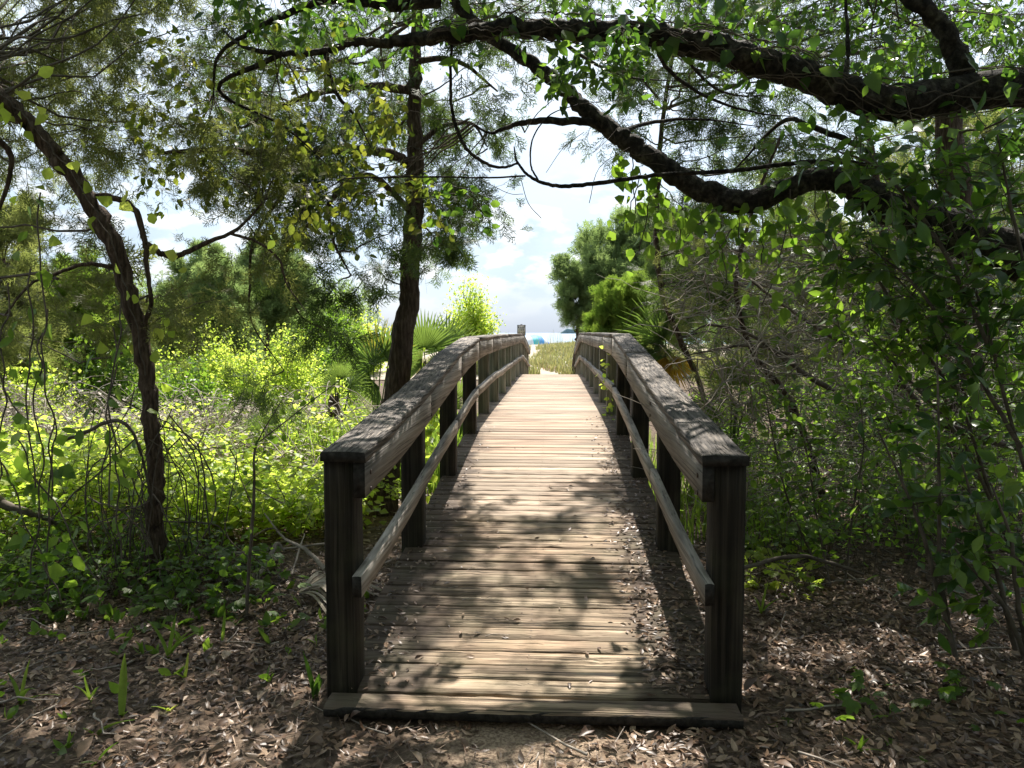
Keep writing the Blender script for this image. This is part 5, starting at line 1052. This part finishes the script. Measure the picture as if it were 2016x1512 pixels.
sprout('thin pale sprout in the litter at the lower right of the frame', 1690, 1480, 2.75, [(.04, .07, .016, .3), (-.05, .08, .016, .4), (.0, .09, .014, .1), (.08, .06, .02, .5)], M['mid'])
sprout('long narrow blades rising behind the right end post', 1500, 1130, 4.1, [(.02, .22, .014, .1), (-.06, .18, .012, .3), (.12, .16, .014, .4)], M['grass'])
# seedlings and grass shoots too many to count
g = Geo(); n = 260; x = rng.uniform(-3.6, -0.95, n); y = rng.uniform(2.5, 4.4, n); k = rng.random(n) < .25 + .75 * np.clip((y - 3.2) / 1.0, 0, 1); x, y = x[k], y[k]
for a, b_ in zip(x, y):
    for _ in range(3): inst(g, BROAD[0], [[a, b_, float(gz(a, b_)) + .01]], [rng.normal(size=3) * [1, 1, .1] + [0, 0, .9]], rng.uniform(.03, .09, 1))
g.obj('seedlings', M['mid'], kind='stuff', label='tiny green seedlings and shoots dotted through the litter at the left', cat='seedlings')
# thin dark sapling left of the end post
b0 = P(484, 1200, 3.9); b0[2] = gz(b0[0], b0[1]); T = thing('sapling', 'thin dark sapling with few leaves standing left of the end post', 'sapling', b0)
s1 = bark_path(T, 'stem', [b0, P(492, 1090, 3.9), P(500, 980, 3.9), P(500, 900, 3.9), P(512, 860, 3.9), P(560, 780, 3.9)], [.010, .009, .008, .006, .004, .002], M['twig'], 6)
for pts in ([(498, 1000), (470, 930), (465, 890)], [(500, 960), (560, 990), (540, 940)], [(495, 1060), (530, 1040), (560, 1050)], [(510, 870), (600, 800), (680, 740)], [(492, 1100), (450, 1060), (440, 1010)]):
    bark_path(T, 'branch', [P(a, b_, 3.9) for a, b_ in pts], [.004, .003, .002], M['twig'], 5)
k = rng.integers(5, len(s1), 46); leaf_objs(T, OVAL, s1[k] + rng.normal(size=(46, 3)) * [.09, .06, .05], rng.normal(size=(46, 3)), rng.uniform(.03, .055, 46), M['mid'])
# hanging vines at the far left
hv = thing('hanging_vine', 'dark vine strands with scattered large leaves hanging down at the far left', 'vine', P(90, 700, 3.9) * [1, 1, 0])
pos = []
for (x0, y0, x1, y1) in ((80, 380, 100, 1000), (60, 540, 70, 960), (95, 600, 60, 1130), (110, 820, 90, 1200), (20, 560, -10, 1000), (215, 640, 240, 1100), (235, 600, 215, 1000), (-20, 850, 120, 1190), (0, 740, 60, 860), (30, 860, 200, 1150)):
    q = wander(P(x0, y0, 3.9), P(x1, y1, 3.85), 14, .16); g = Geo(); tube(g, catmull(q, 3), .0045, 5, cap=False); g.obj('strand', M['twig'], hv, smooth=True); pos += [p_ for p_ in q]
pos = np.array(pos); k = rng.integers(0, len(pos), 100); leaf_objs(hv, HEART + BROAD, pos[k] + rng.normal(size=(100, 3)) * [.06, .05, .04], rng.normal(size=(100, 3)) * [.6, .5, .4] + [0, 0, -.6], rng.uniform(.06, .11, 100), M['mid'], up=norm(rng.normal(size=(100, 3)) * .5 + [0, -1, .4]))
vt = thing('climbing_vine', 'bright yellow green vine leaves scattered along the bent cedar trunk, upper left', 'vine', P(120, 330, 4.2))
g = Geo(); q = tr[28:70] + [0.03, -.08, .02]; tube(g, q, .004, 4, cap=False); g.obj('stem', M['twig'], vt); k = rng.integers(0, len(q), 60)
leaf_objs(vt, HEART + OVAL, q[k] + rng.normal(size=(60, 3)) * [.16, .1, .12], rng.normal(size=(60, 3)) + [0, 0, -.4], rng.uniform(.05, .1, 60), M['yg'])
# arching bare stem and fallen branches on the left
T = thing('fallen_branch', 'arching dark bare stem curving down between the hanging vines and the leaning cedar', 'branch', P(240, 1000, 4.2) * [1, 1, 0])
for pts, rr in (([(120, 870, 4.2), (170, 850, 4.2), (225, 828, 4.2), (260, 850, 4.2), (285, 920, 4.3), (300, 1000, 4.4)], [.008, .011, .011, .009, .008, .006]), ([(-60, 960, 4.8), (0, 990, 4.8), (60, 1010, 4.8), (110, 1030, 4.9), (160, 1080, 5.0)], [.04, .035, .02, .016, .008])):
    bark_path(T, 'branch', path_px(pts), rr, M['twig'], 7)
T = thing('fallen_branch', 'pale dead branches lying on the litter left of the bridge', 'branch', P(560, 1090, 4.6) * [1, 1, 0])
for pts, rr in (([(505, 1150, 4.5), (530, 1100, 4.6), (545, 1070, 4.7), (560, 1085, 4.7)], [.02, .016, .012, .006]), ([(575, 1130, 4.5), (590, 1080, 4.7), (600, 1050, 4.8)], [.008, .006, .003]), ([(640, 1120, 4.4), (600, 1080, 4.5), (560, 1060, 4.6), (520, 1010, 4.7)], [.014, .012, .008, .004]), ([(420, 1090, 4.9), (520, 1085, 4.8), (640, 1070, 4.7)], [.008, .008, .006])):
    q = path_px(pts); q[:, 2] = np.maximum(q[:, 2], gz(q[:, 0], q[:, 1]) + .02); bark_path(T, 'branch', q, rr, M['deadtwig'], 7)
# fallen palmetto frond
c = P(590, 1150, 4.2); c[2] = gz(c[0], c[1]) + .05; T = thing('dead_frond', 'dry tan palmetto frond lying on the litter left of the end post', 'palm frond', c)
for k in range(26):
    a = R(-60 + 5.0 * k) + math.pi * .05; l = rng.uniform(.28, .5); d = np.array([math.cos(a), math.sin(a) * .9, 0])
    g = Geo(); q = catmull([c, c + d * l * .5 + [0, 0, .07 + rng.normal() * .02], c + d * l + [0, 0, -.02]], 4); n = len(q); sd = np.array([-d[1], d[0], 0]) * .008
    V = np.concatenate([q - sd, q + sd + [0, 0, .004]]); F = [(i, i + 1, n + i + 1, n + i) for i in range(n - 1)]; g.add(V, F); g.obj('leaflet', M['dry'], T)
# old stump in the grass
c = P(668, 830, 8.6); c[2] = gz(c[0], c[1]); T = thing('tree_stump', 'short broken brown stump standing in the grass left of the bridge', 'stump', c)
hgt = P(660, 785, 8.6)[2] - c[2]
bark_path(T, 'trunk', [c - [0, 0, .1], c + [-.02, 0, hgt * .5], c + [-.06, 0, hgt]], [.10, .085, .06], M['cedarbark'], 10, 6, .2)
g = Geo()
for k in range(9): a = k * .7; p_ = c + [-.06 + math.cos(a) * .045, math.sin(a) * .045, hgt - .02]; tube(g, [p_, p_ + [0, 0, rng.uniform(.04, .14)]], [.016, .003], 4)
g.obj('splinters', M['cedarbark'], T)
g = Geo()
for _ in range(60):
    a = rng.uniform(0, 6.28); p_ = np.array([P(605, 820, 8.4)[0], 8.4, float(gz(P(605, 820, 8.4)[0], 8.4)) + .12]); tube(g, wander(p_, p_ + [math.cos(a) * .4, math.sin(a) * .3, rng.uniform(0, .3)], 5, .2), .005, 3, cap=False)
g.obj('brush_pile', M['deadtwig'], kind='stuff', label='small heap of dry sticks left of the stump', cat='brush pile')

# ------------------------------------------------------------------ sign, tent, people
sx, sy = float(P(1026.5, 650, 29.5)[0]), 29.5; s0 = float(gz(sx, sy)); zt, zb = float(P(1026, 641, 29.5)[2]), float(P(1026, 659.5, 29.5)[2])
T = thing('sign', 'small white KEEP OFF DUNES sign with dark frame on a post beyond the left rail', 'sign', (sx, sy, s0))
M['signwhite'] = flat_mat('sign_white', (0.62, 0.58, 0.55), .5); M['signdark'] = flat_mat('sign_dark', (0.07, 0.07, 0.09), .5)
def box(cx, cy, cz, sx_, sy_, sz_):
    V = [(cx + a * sx_ / 2, cy + b_ * sy_ / 2, cz + c_ * sz_ / 2) for a in (-1, 1) for b_ in (-1, 1) for c_ in (-1, 1)]
    return V, [(0, 1, 3, 2), (4, 6, 7, 5), (0, 4, 5, 1), (2, 3, 7, 6), (0, 2, 6, 4), (1, 5, 7, 3)]
hw = 0.148; zc = (zt + zb) / 2; hh = (zt - zb)
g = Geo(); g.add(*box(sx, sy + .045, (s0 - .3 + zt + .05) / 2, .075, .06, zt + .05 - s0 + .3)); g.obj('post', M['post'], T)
g = Geo(); g.add(*box(sx, sy, zc, hw * 2, .02, hh)); panel = g.obj('panel', M['signwhite'], T)
g = Geo()
for bx in ((sx, zt + .012, hw * 2 + .03, .028), (sx, zb - .008, hw * 2 + .03, .022), (sx - hw - .006, zc, .014, hh - .006), (sx + hw + .006, zc, .014, hh - .006)): g.add(*box(bx[0], sy - .003, bx[1], bx[2], .03, bx[3]))
g.obj('frame', M['signdark'], T)
for w_, dz in (('KEEP', .30), ('OFF', 0), ('DUNES', -.30)):
    cu = bpy.data.curves.new('lettering', 'FONT'); cu.body = w_; cu.align_x = 'CENTER'; cu.align_y = 'CENTER'; cu.size = .125; cu.extrude = .002; cu.offset = .002
    to = bpy.data.objects.new('tmp', cu); COL.objects.link(to); dg = bpy.context.evaluated_depsgraph_get(); me = bpy.data.meshes.new_from_object(to.evaluated_get(dg)); bpy.data.objects.remove(to)
    me.materials.clear(); me.materials.append(M['signdark']); o = bpy.data.objects.new('lettering', me); COL.objects.link(o); o.parent = panel
    o.location = (sx, sy - .014, zc + dz * hh); o.rotation_euler = (R(90), 0, 0); o.scale = (.85 if len(w_) > 4 else 1, 1, 1)
# beach shade tent: blue and white panels over a low dome
D = 72; c = P(1052, 678, D); gzz = float(gz(c[0], c[1])); base_z = P(1052, 681, D)[2]
T = thing('beach_tent', 'low domed beach tent with blue, turquoise and white stripes on the sand', 'tent', (c[0], c[1], base_z))
tcs = [flat_mat('tent_white', (.8, .84, .86), .6, (.6, .65, .7)), flat_mat('tent_aqua', (.10, .55, .60), .6, (.1, .5, .5)), flat_mat('tent_sky', (.10, .36, .70), .6, (.1, .35, .7)), flat_mat('tent_blue', (.02, .11, .52), .6, (.02, .12, .6))]
order = [0, 1, 0, 1, 2, 0, 3, 3]
for k in range(8):
    V = []; F = []; n = 12
    for i in range(n + 1):
        ph = R(-90 + 180 * i / n)
        for e in (0, 1):
            th = math.pi * (k + e) / 8; rx, ry, rz = 1.45, 1.3, .86; rad = math.sin(th)
            V.append((c[0] - math.cos(th) * rx, c[1] + math.sin(ph) * rad * ry, base_z + max(0, math.cos(ph) * rad * rz) + .15 * rad))
    for i in range(n): F.append((2 * i, 2 * i + 2, 2 * i + 3, 2 * i + 1))
    V = np.array(V)
    # rotate the stripes so that they cross the face of the dome
    rel = V - [c[0], c[1], base_z]; a = R(24); V = np.stack([rel[:, 0] * math.cos(a) - rel[:, 1] * math.sin(a), rel[:, 0] * math.sin(a) + rel[:, 1] * math.cos(a), rel[:, 2]], -1) + [c[0], c[1], base_z]
    link('canopy_panel', mesh_np('canopy_panel', V, F, smooth=True), tcs[order[k]], T)
# two tiny far figures
def person(label, px, py_base, D, h, shirt, skin=(.30, .19, .13)):
    b_ = P(px, py_base, D); T = thing('person', label, 'person', b_); s = h / 1.7
    bm = bpy.data.meshes.new('body')
    J = [(0, 0, .95, .13), (0, 0, 1.2, .13), (0, 0, 1.42, .12), (0, 0, 1.52, .05), (0, 0, 1.62, .09), (-.1, 0, .85, .09), (-.11, 0, .48, .06), (-.12, 0, .05, .045), (.1, 0, .85, .09), (.12, .05, .48, .06), (.14, .08, .05, .045), (-.2, 0, 1.38, .05), (-.26, 0, 1.1, .04), (-.24, -.1, .88, .035), (.2, 0, 1.38, .05), (.26, 0, 1.1, .04), (.24, -.1, .88, .035)]
    E = [(0, 1), (1, 2), (2, 3), (3, 4), (0, 5), (5, 6), (6, 7), (0, 8), (8, 9), (9, 10), (2, 11), (11, 12), (12, 13), (2, 14), (14, 15), (15, 16)]
    bm.from_pydata([(a * s, b2 * s, c_ * s) for a, b2, c_, r_ in J], E, []); o = bpy.data.objects.new('body', bm); COL.objects.link(o); o.parent = T
    md = o.modifiers.new('skin', 'SKIN'); 
    for i, v in enumerate(bm.skin_vertices[0].data if bm.skin_vertices else []): v.radius = (J[i][3] * s, J[i][3] * s)
    if not bm.skin_vertices: print('no skin layer')
    bm.materials.append(flat_mat('figure', shirt, .8)); return T
try: person('tiny dark figure standing at the water line left of the sign', 958, 659, 230, 1.0, (.08, .08, .10))
except Exception as e: print('person', e)
c = P(1061, 682, 66); gz_ = P(1061, 683.5, 66)[2]
T = thing('beach_bag', 'small dark bag standing on the sand before the tent', 'bag', (c[0], c[1], gz_)); g = Geo(); tube(g, [(c[0], c[1], gz_), (c[0], c[1], gz_ + .1), (c[0] + .01, c[1], gz_ + .22), (c[0], c[1], gz_ + .26)], [.08, .1, .08, .03], 8); g.obj('sack', M['signdark'], T)
g = Geo(); tube(g, catmull([(c[0] - .05, c[1], gz_ + .22), (c[0], c[1], gz_ + .36), (c[0] + .05, c[1], gz_ + .22)], 4), .012, 5); g.obj('handle', M['signdark'], T)
print('TRIS', sum(len(o.data.polygons) for o in SC.objects if o.type == 'MESH'), 'OBJS', len(SC.objects))
